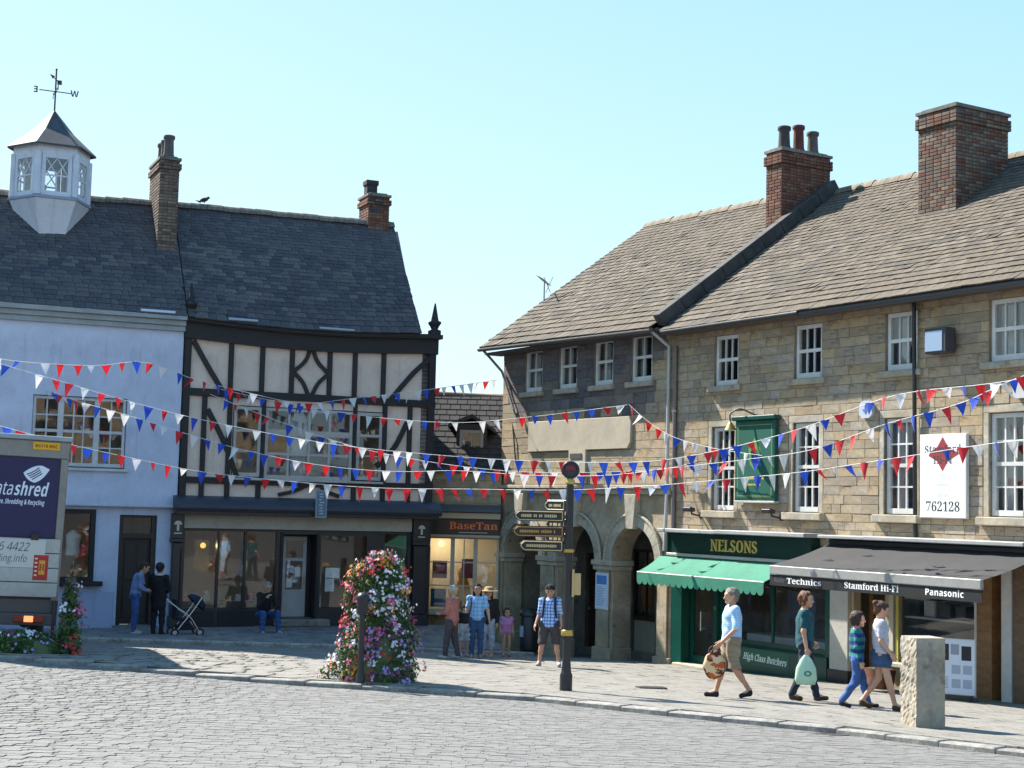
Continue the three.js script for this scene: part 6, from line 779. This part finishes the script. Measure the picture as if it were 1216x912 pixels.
person({ label: 'man in a light blue top and jeans leaning towards the person in black', p: onL(-1.78, 2.3, .04), yaw: LT + 1.35, H: 1.76, nod: .45, hair: { c: hairC.brown, style: 'short' }, J: { chest: [0, 1.29, .06], neck: [0, 1.44, .12], head: [0, 1.59, .19], sl: [.17, 1.39, .09], sr: [-.17, 1.39, .09], el: [.2, 1.13, .12], er: [-.2, 1.13, .12], wl: [.12, 1.06, .24], wr: [-.12, 1.06, .24] }, top: { m: cl(C(.24, .36, .68)), hem: .84, sleeve: 'long' }, bottom: { m: cl(C(.05, .14, .42)), end: .06 }, shoes: greyShoe, cell: .015 });
person({ label: 'person in a long black coat with their back turned, by the pushchair', p: onL(-1.22, 2.3, .0), yaw: LT + Math.PI - .5, H: 1.74, nod: .2, hair: { c: hairC.dark, style: 'short' }, J: { el: [.24, 1.13, .02], wl: [.15, 1.05, .2], er: [-.24, 1.13, .02], wr: [-.15, 1.05, .2] }, top: { m: cl(C(.014, .013, .018)), sleeve: 'long', hem: .62, loose: 1, name: 'coat' }, bottom: { m: cl(C(.018, .018, .024)), end: .06 }, shoes: blackShoe, cell: .015, extra: (g, J, s) => put(g, 'collar', new THREE.TorusGeometry(.065 * s, .022, 8, 18).rotateX(Math.PI / 2).translate(J.neck[0], J.neck[1] + .015, J.neck[2]), M.white) });
person({ label: 'grey-haired man in a dark jacket sitting on the shop step', p: onL(1.72, 1.5, -.06), yaw: LT + .15, H: 1.76, nod: .3, hair: { c: hairC.grey.clone().multiplyScalar(.7), style: 'short' }, J: { pel: [0, .50, -.25], hl: [.09, .47, -.23], hr: [-.09, .47, -.23], chest: [0, .86, -.16], neck: [0, 1.02, -.11], head: [0, 1.17, -.03], sl: [.18, .97, -.12], sr: [-.18, .97, -.12], kl: [.20, .53, .20], kr: [-.20, .53, .20], al: [.20, .085, .26], ar: [-.22, .085, .22], tl: [.22, .04, .44], tr: [-.25, .04, .40], el: [.26, .70, .02], er: [-.27, .72, .05], wl: [.06, .62, .22], wr: [-.12, .92, .16] }, top: { m: cl(C(.022, .02, .026)), sleeve: 'long', hem: .44, neck: 1.03, name: 'jacket' }, bottom: { m: cl(C(.05, .13, .36)), end: .06, waist: .62 }, shoes: mat(C(.18, .24, .34)), cell: .014 });
/* carried bags */
{
  const b = thing('shopping_bag', 'orange and cream patterned shopping bag carried by the man in shorts', 'bag', V(3.46, gyf(3.4, -25.4) + .33, -25.34), .2); const g = new THREE.SphereGeometry(1, 18, 14), p = g.attributes.position; for (let i = 0; i < p.count; i++) { const y = p.getY(i); p.setX(i, p.getX(i) * .2 * (1 - .25 * Math.max(0, y)) + Math.sin(y * 9) * .008); p.setZ(i, p.getZ(i) * .1); p.setY(i, y * .25 + .22); } g.computeVertexNormals();
  put(b, 'sack', g, mat(C(1, 1, 1), { map: tex(128, (x, y) => { const a = nB(x, y), c = nC(x, y); return a > .55 ? [.86, .74, .58] : c > .5 ? [.72, .36, .16] : [.36, .15, .10]; }) })); put(b, 'handle', new THREE.TorusGeometry(.1, .014, 6, 18, Math.PI).translate(.0, .42, 0), brownShoe);
  const c = thing('carrier_bag', 'white and green plastic carrier bag held by the man in teal', 'bag', V(4.99, gyf(5, -25.4) + .27, -25.42), .1); const s = lathe([[0, 0], [.16, .015], [.19, .1], [.17, .28], [.1, .42], [.03, .50]], 16); s.scale(1, 1, .55); put(c, 'sack', s, mat(C(.55, .74, .60), { phys: 1, transmission: .3, thickness: 0, roughness: .6 })); put(c, 'printed_mark', new THREE.TorusGeometry(.05, .014, 6, 18).scale(1, .7, .3).translate(0, .2, .105), mat(C(.02, .25, .12)));
}
for (const o of scene.children) o.traverse(m => { if (m.isMesh) { m.castShadow = true; m.receiveShadow = true; } });
scene.add(camera);
renderer.render(scene, camera);
